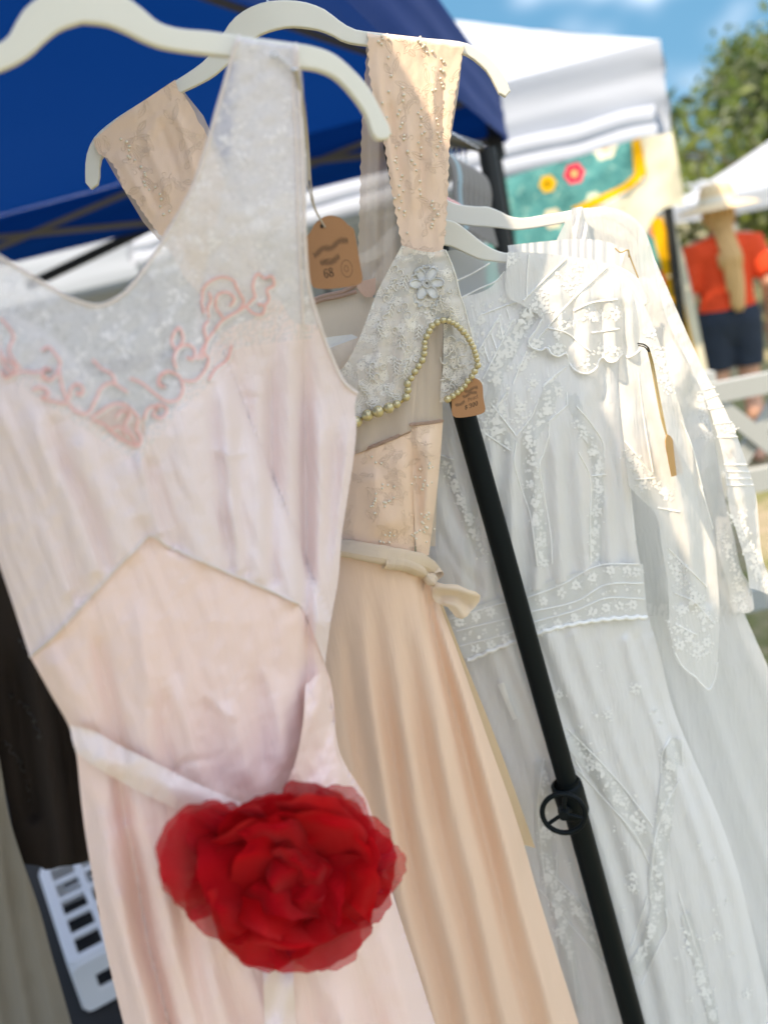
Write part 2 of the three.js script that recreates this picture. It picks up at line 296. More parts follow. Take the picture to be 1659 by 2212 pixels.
// ---- trees
const leafMats = [[0.055, 0.09, 0.02], [0.11, 0.17, 0.018], [0.17, 0.22, 0.025]].map((c) => new THREE.MeshPhysicalMaterial({ color: new THREE.Color().setRGB(...c), roughness: 1, side: THREE.DoubleSide, transmission: 0.55, thickness: 0 }));
const bark = solid([0.07, 0.05, 0.035], 0.95);
function tree(name, label, p, H, R, n, seedNo, mats = [0, 1, 2], group = 'trees behind the tents') {
  reseed(seedNo);
  const t = thing(name, label, 'tree', [p.x, 0, p.z], group), wood = [], lobes = [];
  const trunk = []; for (let i = 0; i <= 5; i++) trunk.push(V3(p.x + 0.15 * (rnd() - 0.5), H * 0.8 * i / 5, p.z + 0.15 * (rnd() - 0.5)));
  const tg = tubeGeo(trunk, H * 0.018, 20, 8); { const a = tg.attributes.position; for (let i = 0; i < a.count; i++) { const k = 1.5 - a.getY(i) / (H * 0.8) * 1.2, c = new THREE.CatmullRomCurve3(trunk).getPoint(clamp(a.getY(i) / (H * 0.8), 0, 1)); a.setX(i, c.x + (a.getX(i) - c.x) * k); a.setZ(i, c.z + (a.getZ(i) - c.z) * k); } }
  wood.push(tg);
  for (let k = 0; k < n; k++) {
    const u = rnd(), y = H * (0.22 + 0.76 * u), rr = R * Math.sin(Math.PI * Math.pow(0.12 + 0.86 * u, 1.15)) * (0.35 + 0.75 * rnd()), a = rnd() * 6.283, c = V3(p.x + Math.cos(a) * rr, y, p.z + Math.sin(a) * rr);
    lobes.push([c, R * (0.2 + 0.16 * rnd())]);
    if (k % 3 === 0) wood.push(tubeGeo([V3(p.x, y * 0.72, p.z), V3((p.x + c.x) / 2, y * 0.88, (p.z + c.z) / 2), c], H * 0.004, 5, 5));
  }
  put(t, 'trunk', wood, bark);
  const sets = mats.map(() => [[], [], []]);
  for (const [c, r] of lobes) {
    const m = sets[Math.floor(rnd() * mats.length)];
    for (let i = 0; i < 30; i++) {
      const d = V3(rnd() - 0.5, rnd() - 0.5, rnd() - 0.5).normalize().multiplyScalar(r * Math.cbrt(rnd())), q = c.clone().add(d), s = R * (0.035 + 0.03 * rnd());
      const a = V3(rnd() - 0.5, rnd() - 0.5, rnd() - 0.5).normalize().multiplyScalar(s), b = V3(rnd() - 0.5, rnd() - 0.5, rnd() - 0.5).cross(a).normalize().multiplyScalar(s * 0.55), k = m[0].length / 3, nn = a.clone().cross(b).normalize();
      for (const v of [q.clone().sub(a), q.clone().add(b), q.clone().add(a), q.clone().sub(b)]) { m[0].push(v.x, v.y, v.z); m[1].push(nn.x, nn.y, nn.z); }
      m[2].push(k, k + 1, k + 2, k, k + 2, k + 3);
    }
  }
  sets.forEach((m, i) => { const g = new THREE.BufferGeometry(); g.setAttribute('position', new THREE.Float32BufferAttribute(m[0], 3)); g.setAttribute('uv', new THREE.Float32BufferAttribute(new Float32Array(m[0].length / 3 * 2), 2)); g.setIndex(m[2]); g.computeVertexNormals(); put(t, 'crown', g, leafMats[mats[i]]); });
}
{
  const at = (x, z) => atDepth(x, 500, z).setY(0);
  tree('leafy_tree', 'tall sunlit tree rising above the far white tents', at(1900, 15), 4.7, 2.0, 120, 11);
  tree('leafy_tree', 'broad low tree behind the hat of the red-shirted person', at(1640, 17), 4.1, 1.5, 110, 12);
  tree('leafy_tree', 'dark tree standing behind the far pale poles', at(1690, 12), 2.9, 1.9, 110, 13);
  tree('leafy_tree', 'green tree glimpsed through the sheer lace neckline', at(260, 13), 3.2, 2.4, 120, 14);
  tree('leafy_tree', 'dark tree filling the gap below the low white tent', at(700, 14), 3.0, 2.2, 110, 15);
  tree('leafy_tree', 'wide green tree beyond the quilts, mostly hidden', at(1180, 16), 3.3, 2.6, 110, 16);
}
// ---- quilts hung below the white tent
{
  const pl = new Plane(1240, 375, 4.32, -20);
  const print = canvasTex(1024, 1024, (c, w) => {
    reseed(91); c.fillStyle = '#5b9a9c'; c.fillRect(0, 0, w, w);
    for (let i = 0; i < 900; i++) { c.fillStyle = ['#3f7f86', '#79b5b0', '#2f6f74', '#a9cfc4'][i % 4]; c.globalAlpha = 0.5; c.beginPath(); c.ellipse(rnd() * w, rnd() * w, 6 + rnd() * 22, 3 + rnd() * 8, rnd() * 3, 0, 7); c.fill(); }
    c.globalAlpha = 1;
    const fl = (x, y, r, col, mid) => { for (const dx of [-w, 0, w]) for (const dy of [-w, 0, w]) { c.fillStyle = col; for (let k = 0; k < 6; k++) { c.beginPath(); c.ellipse(x + dx + Math.cos(k * 1.047) * r * 0.55, y + dy + Math.sin(k * 1.047) * r * 0.55, r * 0.5, r * 0.45, k, 0, 7); c.fill(); } c.fillStyle = mid; c.beginPath(); c.arc(x + dx, y + dy, r * 0.3, 0, 7); c.fill(); } };
    fl(0, 0, 52, '#ef3f58', '#ffcf80'); fl(880, 20, 44, '#f3c11b', '#7a5a10'); fl(170, 930, 62, '#f0e9d2', '#e8b24a'); fl(80, 150, 40, '#d8e6d0', '#f5d36a'); fl(880, 200, 52, '#f4e6c8', '#e0a050'); fl(330, 120, 44, '#f0e9d2', '#e8b24a'); fl(600, 60, 38, '#e7c640', '#9a7020');
    for (let i = 0; i < 26; i++) fl(rnd() * w, 300 + rnd() * 560, 26 + rnd() * 26, ['#f0e9d2', '#f3c11b', '#d8e6d0', '#ef7f6a'][i % 4], '#c98a3a');
  });
  const pm = cloth([1, 1, 1], { map: rep(print, 0.9), transmission: 0.05, bumpScale: 0 }), yellow = cloth([0.86, 0.48, 0.01], { transmission: 0.1, bumpScale: 0 }), cream = cloth([0.8, 0.78, 0.62], { transmission: 0.15, bumpScale: 0 });
  const h = (x, y) => 0.03 * fbm(x * 0.012, y * 0.006), q1 = thing('quilt', 'teal flower-print quilt with yellow band and cream edge, pinned below white valance', 'quilt', [pl.o.x, 0, pl.o.z], 'quilts hung below the white tent');
  put(q1, 'printed_panel', patch(pl, [[1050, 400, 1], [1130, 372], [1250, 338], [1372, 300, 1], [1385, 352], [1378, 385, 1], [1310, 420], [1240, 452, 1], [1220, 540], [1210, 660, 1], [1050, 660, 1]], h, 14), pm);
  put(q1, 'border_band', [patch(pl, [[1364, 305, 1], [1382, 298, 1], [1396, 372, 1], [1372, 392, 1], [1368, 360]], (x, y) => h(x, y) + 0.012, 9), patch(pl, [[1374, 372, 1], [1396, 374, 1], [1370, 402], [1320, 430], [1256, 462, 1], [1232, 450, 1], [1300, 420], [1345, 398]], (x, y) => h(x, y) + 0.016, 9)], yellow);
  put(q1, 'cream_edge', patch(pl, [[1380, 297, 1], [1452, 288, 1], [1466, 360], [1478, 442, 1], [1430, 452], [1402, 486], [1384, 530, 1], [1300, 500], [1250, 470, 1], [1330, 430], [1394, 385, 1]], (x, y) => h(x, y) + 0.006, 12), cream);
  const q2 = thing('quilt', 'long quilt hanging to the ground with teal, yellow and cream stripes', 'quilt', [pl.o.x + 0.3, 0, pl.o.z], 'quilts hung below the white tent');
  const pl2 = new Plane(1440, 600, 4.5, -20), h2 = (x, y) => 0.015 * fbm(x * 0.02, y * 0.005, 4);
  put(q2, 'teal_stripe', patch(pl2, [[1370, 470, 1], [1410, 470, 1], [1452, 640], [1485, 780, 1], [1400, 800, 1]], h2, 12), pm);
  put(q2, 'yellow_stripe', [patch(pl2, [[1402, 470, 1], [1430, 470, 1], [1460, 590, 1], [1432, 596, 1]], (x, y) => h2(x, y) + 0.01, 10), patch(pl2, [[1436, 602, 1], [1464, 596, 1], [1500, 760], [1520, 860, 1], [1490, 870, 1]], (x, y) => h2(x, y) + 0.01, 10)], yellow);
  put(q2, 'cream_stripe', patch(pl2, [[1430, 462, 1], [1452, 462, 1], [1490, 610], [1520, 760], [1545, 880, 1], [1515, 890, 1], [1470, 640]], h2, 12), cream);
}
// ---- white timber fence with crossed braces
{
  const p = (x, y) => atDepth(x, y, 2.7), t = thing('fence', 'white timber fence panel with crossed braces', 'fence', [p(1640, 900).x, 0, -2.7]);
  const paint = solid([0.42, 0.45, 0.45], 0.6), by = (x, y, w, z = 2.7) => atDepth(x, y, z);
  put(t, 'rail', boxBar(by(1535, 850), by(1900, 778), 0.062, 0.035), paint); put(t, 'rail', boxBar(by(1560, 1050), by(1900, 985), 0.075, 0.035), paint); put(t, 'rail', boxBar(by(1590, 1300), by(1900, 1240), 0.075, 0.035), paint);
  put(t, 'brace', boxBar(by(1545, 870), by(1730, 1015), 0.05, 0.02), paint); put(t, 'brace', boxBar(by(1705, 830, 0, 2.73), by(1570, 1035, 0, 2.73), 0.05, 0.02), paint);
  for (const x of [1530, 1790]) { const a = by(x, 835 - (x - 1530) * 0.2); put(t, 'post', boxBar(V3(a.x, 0, a.z - 0.04), V3(a.x, a.y + 0.04, a.z - 0.04), 0.06), paint); }
}
// ================================================================== the person in red, seen from behind
function sdfMesh(fn, lo, hi, res) {
  const mc = new MarchingCubes(res, new THREE.MeshBasicMaterial(), false, false, 120000), s = hi.clone().sub(lo); mc.isolation = 0;
  for (let k = 0; k < res; k++) for (let j = 0; j < res; j++) for (let i = 0; i < res; i++) mc.field[i + j * res + k * res * res] = -fn(lo.x + s.x * (i / res), lo.y + s.y * (j / res), lo.z + s.z * (k / res)) * 50;
  mc.update(); const n = mc.count, pos = new Float32Array(n * 3);
  for (let i = 0; i < n; i++) { pos[i * 3] = lo.x + s.x * (mc.positionArray[i * 3] * 0.5 + 0.5); pos[i * 3 + 1] = lo.y + s.y * (mc.positionArray[i * 3 + 1] * 0.5 + 0.5); pos[i * 3 + 2] = lo.z + s.z * (mc.positionArray[i * 3 + 2] * 0.5 + 0.5); }
  const g = new THREE.BufferGeometry(); g.setAttribute('position', new THREE.BufferAttribute(pos, 3));
  const e = 0.004, nor = new Float32Array(n * 3);
  for (let i = 0; i < n; i++) { const x = pos[i * 3], y = pos[i * 3 + 1], z = pos[i * 3 + 2], v = V3(fn(x + e, y, z) - fn(x - e, y, z), fn(x, y + e, z) - fn(x, y - e, z), fn(x, y, z + e) - fn(x, y, z - e)).normalize(); nor.set([v.x, v.y, v.z], i * 3); }
  g.setAttribute('normal', new THREE.BufferAttribute(nor, 3)); g.setAttribute('uv', new THREE.BufferAttribute(new Float32Array(n * 2), 2)); return g;
}
const cap = (a, b, ra, rb, sq = 1) => (x, y, z) => { const px = x - a[0], py = y - a[1], pz = (z - a[2]) * sq, bx = b[0] - a[0], by = b[1] - a[1], bz = (b[2] - a[2]) * sq, t = clamp((px * bx + py * by + pz * bz) / (bx * bx + by * by + bz * bz), 0, 1); return Math.hypot(px - bx * t, py - by * t, pz - bz * t) - lerp(ra, rb, t); };
const blend = (fs, k) => (x, y, z) => { let d = 1e9; for (const f of fs) { const v = f(x, y, z), h = clamp(0.5 + 0.5 * (d - v) / k, 0, 1); d = lerp(d, v, h) - k * h * (1 - h); } return d; };
{
  // local frame: feet at 0, 1.66 m tall, back towards +z
  const torso = [cap([0, 0.95, 0], [0, 1.12, 0], 0.155, 0.13, 1.45), cap([0, 1.12, 0], [0, 1.32, 0], 0.13, 0.15, 1.5), cap([-0.13, 1.36, 0], [0.13, 1.36, 0], 0.075, 0.075)];
  const armL = [cap([-0.175, 1.36, 0], [-0.23, 1.1, 0.02], 0.052, 0.042), cap([-0.23, 1.1, 0.02], [-0.22, 0.88, -0.1], 0.042, 0.03)], armR = [cap([0.175, 1.36, 0], [0.25, 1.12, 0.03], 0.054, 0.045), cap([0.25, 1.12, 0.03], [0.27, 0.9, -0.08], 0.043, 0.03)];
  const hand = (x, y, z, s) => [cap([x, y, z], [x + 0.005 * s, y - 0.07, z - 0.02], 0.026, 0.03, 1.6), ...[-0.024, -0.008, 0.008, 0.024].map((o, i) => cap([x + 0.005 * s, y - 0.08, z - 0.02 + o], [x - 0.005 * s, y - [0.145, 0.165, 0.17, 0.155][i], z - 0.03 + o], 0.011, 0.008)), cap([x - 0.01 * s, y - 0.03, z - 0.03], [x - 0.02 * s, y - 0.09, z - 0.065], 0.012, 0.009)];
  const leg = (s) => [cap([0.085 * s, 0.9, 0], [0.095 * s, 0.48, 0.0], 0.085, 0.055), cap([0.095 * s, 0.48, 0], [0.1 * s, 0.34, 0.02], 0.05, 0.052), cap([0.1 * s, 0.34, 0.02], [0.1 * s, 0.08, 0.02], 0.052, 0.032), cap([0.1 * s, 0.045, 0.03], [0.11 * s, 0.03, -0.15], 0.04, 0.03)];
  const head = [cap([0, 1.38, 0], [0, 1.5, -0.015], 0.052, 0.05), cap([0, 1.55, -0.02], [0, 1.585, -0.015], 0.078, 0.082), cap([0, 1.5, -0.055], [0, 1.54, -0.05], 0.05, 0.06), cap([0, 1.535, -0.1], [0, 1.55, -0.1], 0.014, 0.01), cap([-0.08, 1.54, 0], [-0.082, 1.565, 0.005], 0.016, 0.018), cap([0.08, 1.54, 0], [0.082, 1.565, 0.005], 0.016, 0.018)];
  const body = blend([...torso, ...armL, ...armR, ...hand(-0.22, 0.87, -0.1, -1), ...hand(0.27, 0.89, -0.08, 1), ...leg(-1), ...leg(1), ...head], 0.022);
  const wr = (x, y, z) => 0.006 * fbm(x * 14, y * 9, z * 14);
  const shirtF = blend([...torso.map((f) => (x, y, z) => f(x, y, z) - 0.02), cap([-0.16, 1.37, 0], [-0.212, 1.19, 0.01], 0.078, 0.072), cap([0.16, 1.37, 0], [0.226, 1.2, 0.015], 0.078, 0.076)], 0.03);
  const shirt = (x, y, z) => Math.max(shirtF(x, y, z) + wr(x, y, z), 0.9 + 0.01 * Math.sin(x * 20) - y, y - 1.43 + 0.05 * Math.abs(x) * 4 - 0.02);
  const shortsF = blend([torso[0], leg(-1)[0], leg(1)[0]].map((f) => (x, y, z) => f(x, y, z) - 0.024), 0.04);
  const shorts = (x, y, z) => Math.max(shortsF(x, y, z) + wr(x, y, z), 0.63 - y, y - 1.0);
  const p0 = atDepth(1560, 560, 5.05).setY(0), t = thing('person', 'person in red shirt and navy shorts, straw hat, long blonde ponytail, seen from behind', 'person', [p0.x, 0, p0.z]);
  t.rotation.y = -0.15; t.scale.setScalar(0.92);
  const skin = solid([0.62, 0.36, 0.26], 0.55), red = solid([0.8, 0.075, 0.018], 0.85), navy = solid([0.018, 0.03, 0.055], 0.85), blonde = solid([0.66, 0.44, 0.2], 0.6), straw = solid([0.82, 0.66, 0.42], 0.85), strawBand = solid([0.8, 0.78, 0.7], 0.8);
  mesh('body', sdfMesh(body, V3(-0.4, -0.05, -0.3), V3(0.4, 1.72, 0.3), 110), skin, t);
  mesh('shirt', sdfMesh(shirt, V3(-0.4, 0.85, -0.25), V3(0.4, 1.48, 0.25), 70), red, t);
  mesh('shorts', sdfMesh(shorts, V3(-0.3, 0.5, -0.25), V3(0.3, 1.05, 0.25), 60), navy, t);
  const hairF = blend([cap([0, 1.55, 0.02], [0, 1.58, 0.02], 0.094, 0.09), cap([0, 1.5, 0.075], [0.01, 1.3, 0.13], 0.05, 0.06, 1.2), cap([0.01, 1.3, 0.13], [0.03, 1.02, 0.14], 0.062, 0.04, 1.2)], 0.03);
  mesh('hair', sdfMesh((x, y, z) => Math.max(hairF(x, y, z) + 0.006 * Math.sin(x * 190 + 4 * Math.sin(y * 9)), z < 0 && y < 1.56 ? -z - 0.01 + 0.02 : -1), V3(-0.14, 0.95, -0.14), V3(0.16, 1.7, 0.24), 64), blonde, t);
  const hat = mesh('hat', new THREE.LatheGeometry([[0.001, 1.745], [0.05, 1.743], [0.085, 1.73], [0.1, 1.69], [0.104, 1.64], [0.108, 1.625], [0.14, 1.618], [0.2, 1.605], [0.235, 1.588], [0.237, 1.584], [0.2, 1.598], [0.14, 1.61], [0.1, 1.615]].map(([x, y]) => new THREE.Vector2(x, y)), 40), straw, t);
  mesh('hat_band', new THREE.LatheGeometry([[0.109, 1.622], [0.1085, 1.65], [0.106, 1.662], [0.104, 1.662]].map(([x, y]) => new THREE.Vector2(x, y)), 40), strawBand, hat);
  // a neighbour beyond, mostly hidden: grey top at the edge of the picture
}
// ================================================================== racks, hangers
const plPink = new Plane(490, 150, 0.655, 20), plBeige = new Plane(600, 300, 0.95, 0), plWhite = new Plane(1150, 560, 1.03, 0), plWhite2 = new Plane(1200, 470, 1.13, -6);
const hangerMat = solid([0.8, 0.79, 0.73], 0.55, { bumpMap: rep(weave, 0.02), bumpScale: 0.00015 }), chrome = solid([0.6, 0.61, 0.63], 0.22, { metalness: 1 });
const blackPaint = new THREE.MeshPhysicalMaterial({ color: new THREE.Color().setRGB(0.0035, 0.007, 0.009), roughness: 0.5, specularIntensity: 0.3 });
function hanger(label, plane, upper, lower, mirror, hookPx, barY, thick = 0.0075) {
  const up = curve2(upper, 60).map(([x, y]) => plane.ab(x, y)), lo = curve2(lower, 60).map(([x, y]) => plane.ab(x, y)), c = plane.ab(...hookPx);
  let P;
  if (mirror) {
    const a0 = up[0][0], ml = (q) => [2 * a0 - q[0], q[1]];
    P = [...up, ...lo.slice().reverse(), ...lo.slice(1).map(ml), ...up.slice(1).reverse().map(ml)]; c[0] = a0; c[1] = up[0][1];
  } else P = [...up, ...lo.slice().reverse()];
  const b = plane.from(c[0], c[1]), t = thing('clothes_hanger', label, 'hanger', [b.x, b.y, b.z]);
  put(t, 'arms', slabAB(plane, P.map((q) => new THREE.Vector2(...q)), thick, 0.0016), hangerMat);
  const R = 0.021, top = barY - c[1] - plane.o.y, hk = [plane.from(c[0], c[1] - 0.012), plane.from(c[0], c[1] + (top - R) * 0.6)];
  for (let i = 0; i <= 14; i++) { const an = -0.5 * Math.PI - 0.2 + i / 14 * (Math.PI * 1.35); hk.push(plane.from(c[0] - Math.sin(-an - Math.PI / 2 + 0) * 0 + R * Math.cos(an - 0.0), c[1] + top - R + R * Math.sin(an))); }
  put(t, 'hook', tubeGeo(hk, 0.0017, 60, 8), chrome);
  return t;
}
// the rail the two front dresses hang from, slung from the blue canopy's frame
{
  const a = V3(-0.245, 1.825, -0.3), d = V3(0.335, 0, -0.942), b = a.clone().addScaledVector(d, 0.745), t = thing('hanging_rail', 'black steel hanging rail slung under the blue canopy, above the dresses', 'rail', [a.x, a.y, a.z]);
  put(t, 'tube', bar(a, b, 0.011, 14), steel);
  for (const k of [0.06, 0.7]) { const p = a.clone().addScaledVector(d, k); put(t, 'strap', boxBar(p, V3(p.x - 0.03, 2.15, p.z), 0.012, 0.004), steel); }
}
hanger('cream hanger carrying the pink dress, its end bending past the dress strap', plPink,
  [[158, -30], [200, -26], [245, -15], [281, 2], [311, 25], [341, 50], [381, 63], [452, 70], [512, 79], [632, 95], [677, 103], [717, 118], [757, 150], [793, 191], [823, 246], [841, 285], [838, 300], [823, 305]],
  [[172, 51], [191, 52], [231, 57], [271, 72], [311, 92], [351, 106], [436, 119], [487, 124], [642, 148], [687, 155], [722, 171], [757, 206], [788, 251], [803, 292], [812, 303], [823, 305]], true, [158, -30], 1.825);
hanger('cream hanger carrying the beige beaded dress on both its arms', plBeige,
  [[199, 410], [188, 400], [186, 370], [189, 335], [205, 298], [245, 262], [300, 226], [379, 176], [426, 145], [454, 120], [482, 75], [502, 45], [532, 22], [567, 7], [600, 2], [640, 3], [667, 8], [702, 22], [732, 45], [762, 63], [798, 70], [900, 82], [1002, 93], [1030, 106], [1055, 125], [1080, 154], [1095, 179], [1102, 200], [1098, 210], [1091, 211]],
  [[199, 410], [210, 405], [216, 390], [219, 350], [235, 325], [270, 293], [330, 246], [391, 203], [426, 186], [462, 166], [492, 140], [522, 108], [557, 80], [587, 68], [627, 60], [667, 63], [690, 67], [718, 78], [744, 92], [790, 100], [900, 108], [994, 116], [1016, 126], [1034, 140], [1052, 158], [1070, 190], [1079, 207], [1085, 211], [1091, 211]], false, [577, 8], 1.825);
hanger('cream hanger inside the nearest white lace dress, beside the black pole', plWhite,
  [[915, 458], [957, 473], [983, 480], [1015, 503], [1048, 529], [1080, 544], [1099, 547], [1180, 549], [1270, 562], [1335, 576], [1375, 602], [1395, 640], [1398, 655], [1392, 660]],
  [[905, 513], [951, 528], [977, 534], [1009, 549], [1035, 560], [1073, 566], [1093, 568], [1180, 574], [1260, 585], [1325, 600], [1360, 622], [1378, 652], [1384, 660], [1392, 660]], true, [915, 458], 1.632);
hanger('cream hanger showing above the lace shoulder, half in sunlight', plWhite2,
  [[940, 418], [985, 440], [1025, 446], [1054, 447], [1080, 457], [1103, 468], [1132, 471], [1164, 466], [1203, 460], [1241, 453], [1274, 449], [1306, 449], [1338, 457], [1370, 480], [1393, 508], [1402, 530], [1396, 538]],
  [[930, 470], [985, 483], [1020, 488], [1048, 490], [1080, 493], [1112, 497], [1145, 494], [1177, 489], [1225, 481], [1270, 474], [1305, 472], [1330, 480], [1358, 500], [1380, 528], [1388, 538], [1396, 538]], true, [940, 418], 1.632);
// the black rack that the white dresses hang on
{
  const pl = new Plane(1100, 1300, 0.975, 0), top = pl.pos(884, 470), mid = pl.pos(1228, 1700), low = pl.pos(1390, 2290), d = low.clone().sub(mid).normalize(), foot = mid.clone().addScaledVector(d, (mid.y - 0.06) / -d.y), t = thing('garment_rack', 'black steel garment rack pole with a three-spoked clamp wheel', 'garment rack', [foot.x, 0, foot.z]);
  const u = mid.clone().sub(top).normalize();
  put(t, 'upper_pole', bar(top, mid.clone().addScaledVector(u, 0.06), 0.0128, 28), blackPaint);
  put(t, 'lower_pole', bar(mid.clone().addScaledVector(u, -0.01), foot, 0.0148, 28), blackPaint);
  const endBar = atDepth(925, 384, 1.4); endBar.y = 1.632;
  put(t, 'crossbar', bar(V3(top.x, 1.632, top.z), endBar, 0.0125, 18), blackPaint);
  put(t, 'upper_pole_end', bar(top, V3(top.x, 1.632, top.z), 0.0128, 20), blackPaint);
  const far = endBar.clone(); put(t, 'far_pole', bar(far, V3(far.x, 0.06, far.z), 0.0128, 18), blackPaint);
  for (const p of [foot, V3(far.x, 0.06, far.z)]) { const f = put(t, 'foot_bar', boxBar(V3(p.x - 0.24, 0.07, p.z + 0.05), V3(p.x + 0.24, 0.07, p.z - 0.05), 0.03), blackPaint); for (const s of [-0.22, 0.22]) { const g = new THREE.CylinderGeometry(0.027, 0.027, 0.02, 18); g.rotateZ(Math.PI / 2); g.translate(p.x + s, 0.0275, p.z - s * 0.22); put(t, 'castor', g, steel, undefined, f); } }
  // sleeve and hand wheel
  const c0 = pl.pos(1222, 1692), c1 = pl.pos(1246, 1772), q = new THREE.Quaternion().setFromUnitVectors(V3(0, -1, 0), c1.clone().sub(c0).normalize());
  const prof = [[0.0155, 0], [0.0195, 0.0015], [0.0198, 0.012], [0.019, 0.038], [0.0178, 0.042], [0.0155, 0.043]].map(([x, y]) => new THREE.Vector2(x, -y * 1.06));
  const sl = new THREE.LatheGeometry(prof, 36); sl.applyQuaternion(q); sl.translate(c0.x, c0.y, c0.z); const clampPart = put(t, 'clamp_sleeve', sl, blackPaint);
  const wc = pl.pos(1217, 1757, 0.036), ax = V3(-0.24, 0.1, 1).normalize(), wq = new THREE.Quaternion().setFromUnitVectors(V3(0, 0, 1), ax), R = 0.0258;
  const ring = new THREE.TorusGeometry(R, 0.0032, 12, 60); const parts = [ring];
  for (const a of [-2.6, -0.35, 1.35]) { const e = V3(Math.cos(a) * R, Math.sin(a) * R, 0); parts.push(bar(V3(0, 0, 0), e, 0.0026, 8)); }
  const hub = new THREE.CylinderGeometry(0.006, 0.0075, 0.014, 18); hub.rotateX(Math.PI / 2); parts.push(hub);
  const wheel = merge(parts); wheel.applyQuaternion(wq); wheel.translate(wc.x, wc.y, wc.z); put(t, 'hand_wheel', wheel, blackPaint);
  const st = pl.pos(1236, 1745, 0.01); put(t, 'clamp_screw', bar(wc, st, 0.0042, 12), blackPaint, undefined, clampPart);
}
// grey hangers crowded together on a farther rail
{
  const gm = solid([0.3, 0.29, 0.285], 0.4), pale = solid([0.42, 0.56, 0.64], 0.3);
  for (let k = 0; k < 8; k++) {
    const z = 1.5 + k * 0.045, pl = new Plane(1000, 360, z, 0), dx = k * 10.5, dy = k * 6;
    const t = thing('clothes_hanger', k === 1 ? 'pale blue plastic hanger among the crowded grey hangers' : 'grey plastic hanger crowded with its like behind the beige strap', 'hanger', [pl.o.x, pl.o.y, pl.o.z], 'grey hangers crowded on the rack');
    const o = [[880, 352, 1], [905, 330], [940, 322], [962, 328], [980, 346], [988, 376], [987, 410], [991, 446], [1002, 490, 1], [991, 492, 1], [981, 450], [978, 412], [977, 380], [970, 356], [956, 342], [938, 337], [908, 346], [886, 362, 1]].map(([x, y, c]) => (c ? [x + dx, y + dy, 1] : [x + dx, y + dy]));
    put(t, 'arms', slab(pl, o, 0.009, 0.002), k === 1 ? pale : gm);
    const h = [[938, 326], [932, 296], [944, 270], [960, 280]].map(([x, y]) => pl.pos(x + dx, y + dy)); put(t, 'hook', tubeGeo(h, 0.0018, 20, 6), chrome);
  }
  const a = atDepth(905, 278, 1.44), b = atDepth(1035, 318, 1.9), t = thing('hanging_rail', 'dark steel rail and post holding the crowded grey hangers', 'rail', [b.x, 0, b.z]);
  put(t, 'tube', bar(a, b, 0.01, 12), steel); const c = atDepth(1062, 390, 1.95); put(t, 'post', bar(V3(c.x, b.y, c.z), V3(c.x, 0.01, c.z), 0.018, 12), steel); put(t, 'post', bar(a, V3(a.x, 0.01, a.z), 0.011, 12), steel);
}
// ================================================================== pale pink slip dress
const polyX = (pts) => (y) => { if (y <= pts[0][1]) return pts[0][0]; for (let i = 0; i + 1 < pts.length; i++) if (y <= pts[i + 1][1]) { const k = (y - pts[i][1]) / (pts[i + 1][1] - pts[i][1]); return lerp(pts[i][0], pts[i + 1][0], k); } return pts[pts.length - 1][0]; };
const strip = (path, w) => { const c = curve2(path, path.length * 5), l = [], r = []; c.forEach(([x, y], i) => { const a = c[Math.max(0, i - 1)], b = c[Math.min(c.length - 1, i + 1)], d = Math.hypot(b[0] - a[0], b[1] - a[1]) || 1, nx = -(b[1] - a[1]) / d, ny = (b[0] - a[0]) / d; l.push([x + nx * w, y + ny * w]); r.push([x - nx * w, y - ny * w]); }); return [...l, ...r.reverse()]; };
const pinkL = polyX([[-60, 90], [-110, 560], [-120, 800], [-95, 950], [-40, 1130], [0, 1220], [70, 1410], [110, 1500], [150, 1570], [165, 1625], [175, 1720], [205, 1920], [250, 2140], [268, 2212], [440, 2900]]);
const pinkR = polyX([[640, 105], [655, 400], [660, 560], [690, 700], [772, 850], [768, 980], [738, 1160], [730, 1260], [703, 1440], [722, 1550], [745, 1650], [815, 1800], [870, 2000], [940, 2212], [1190, 2900]]);
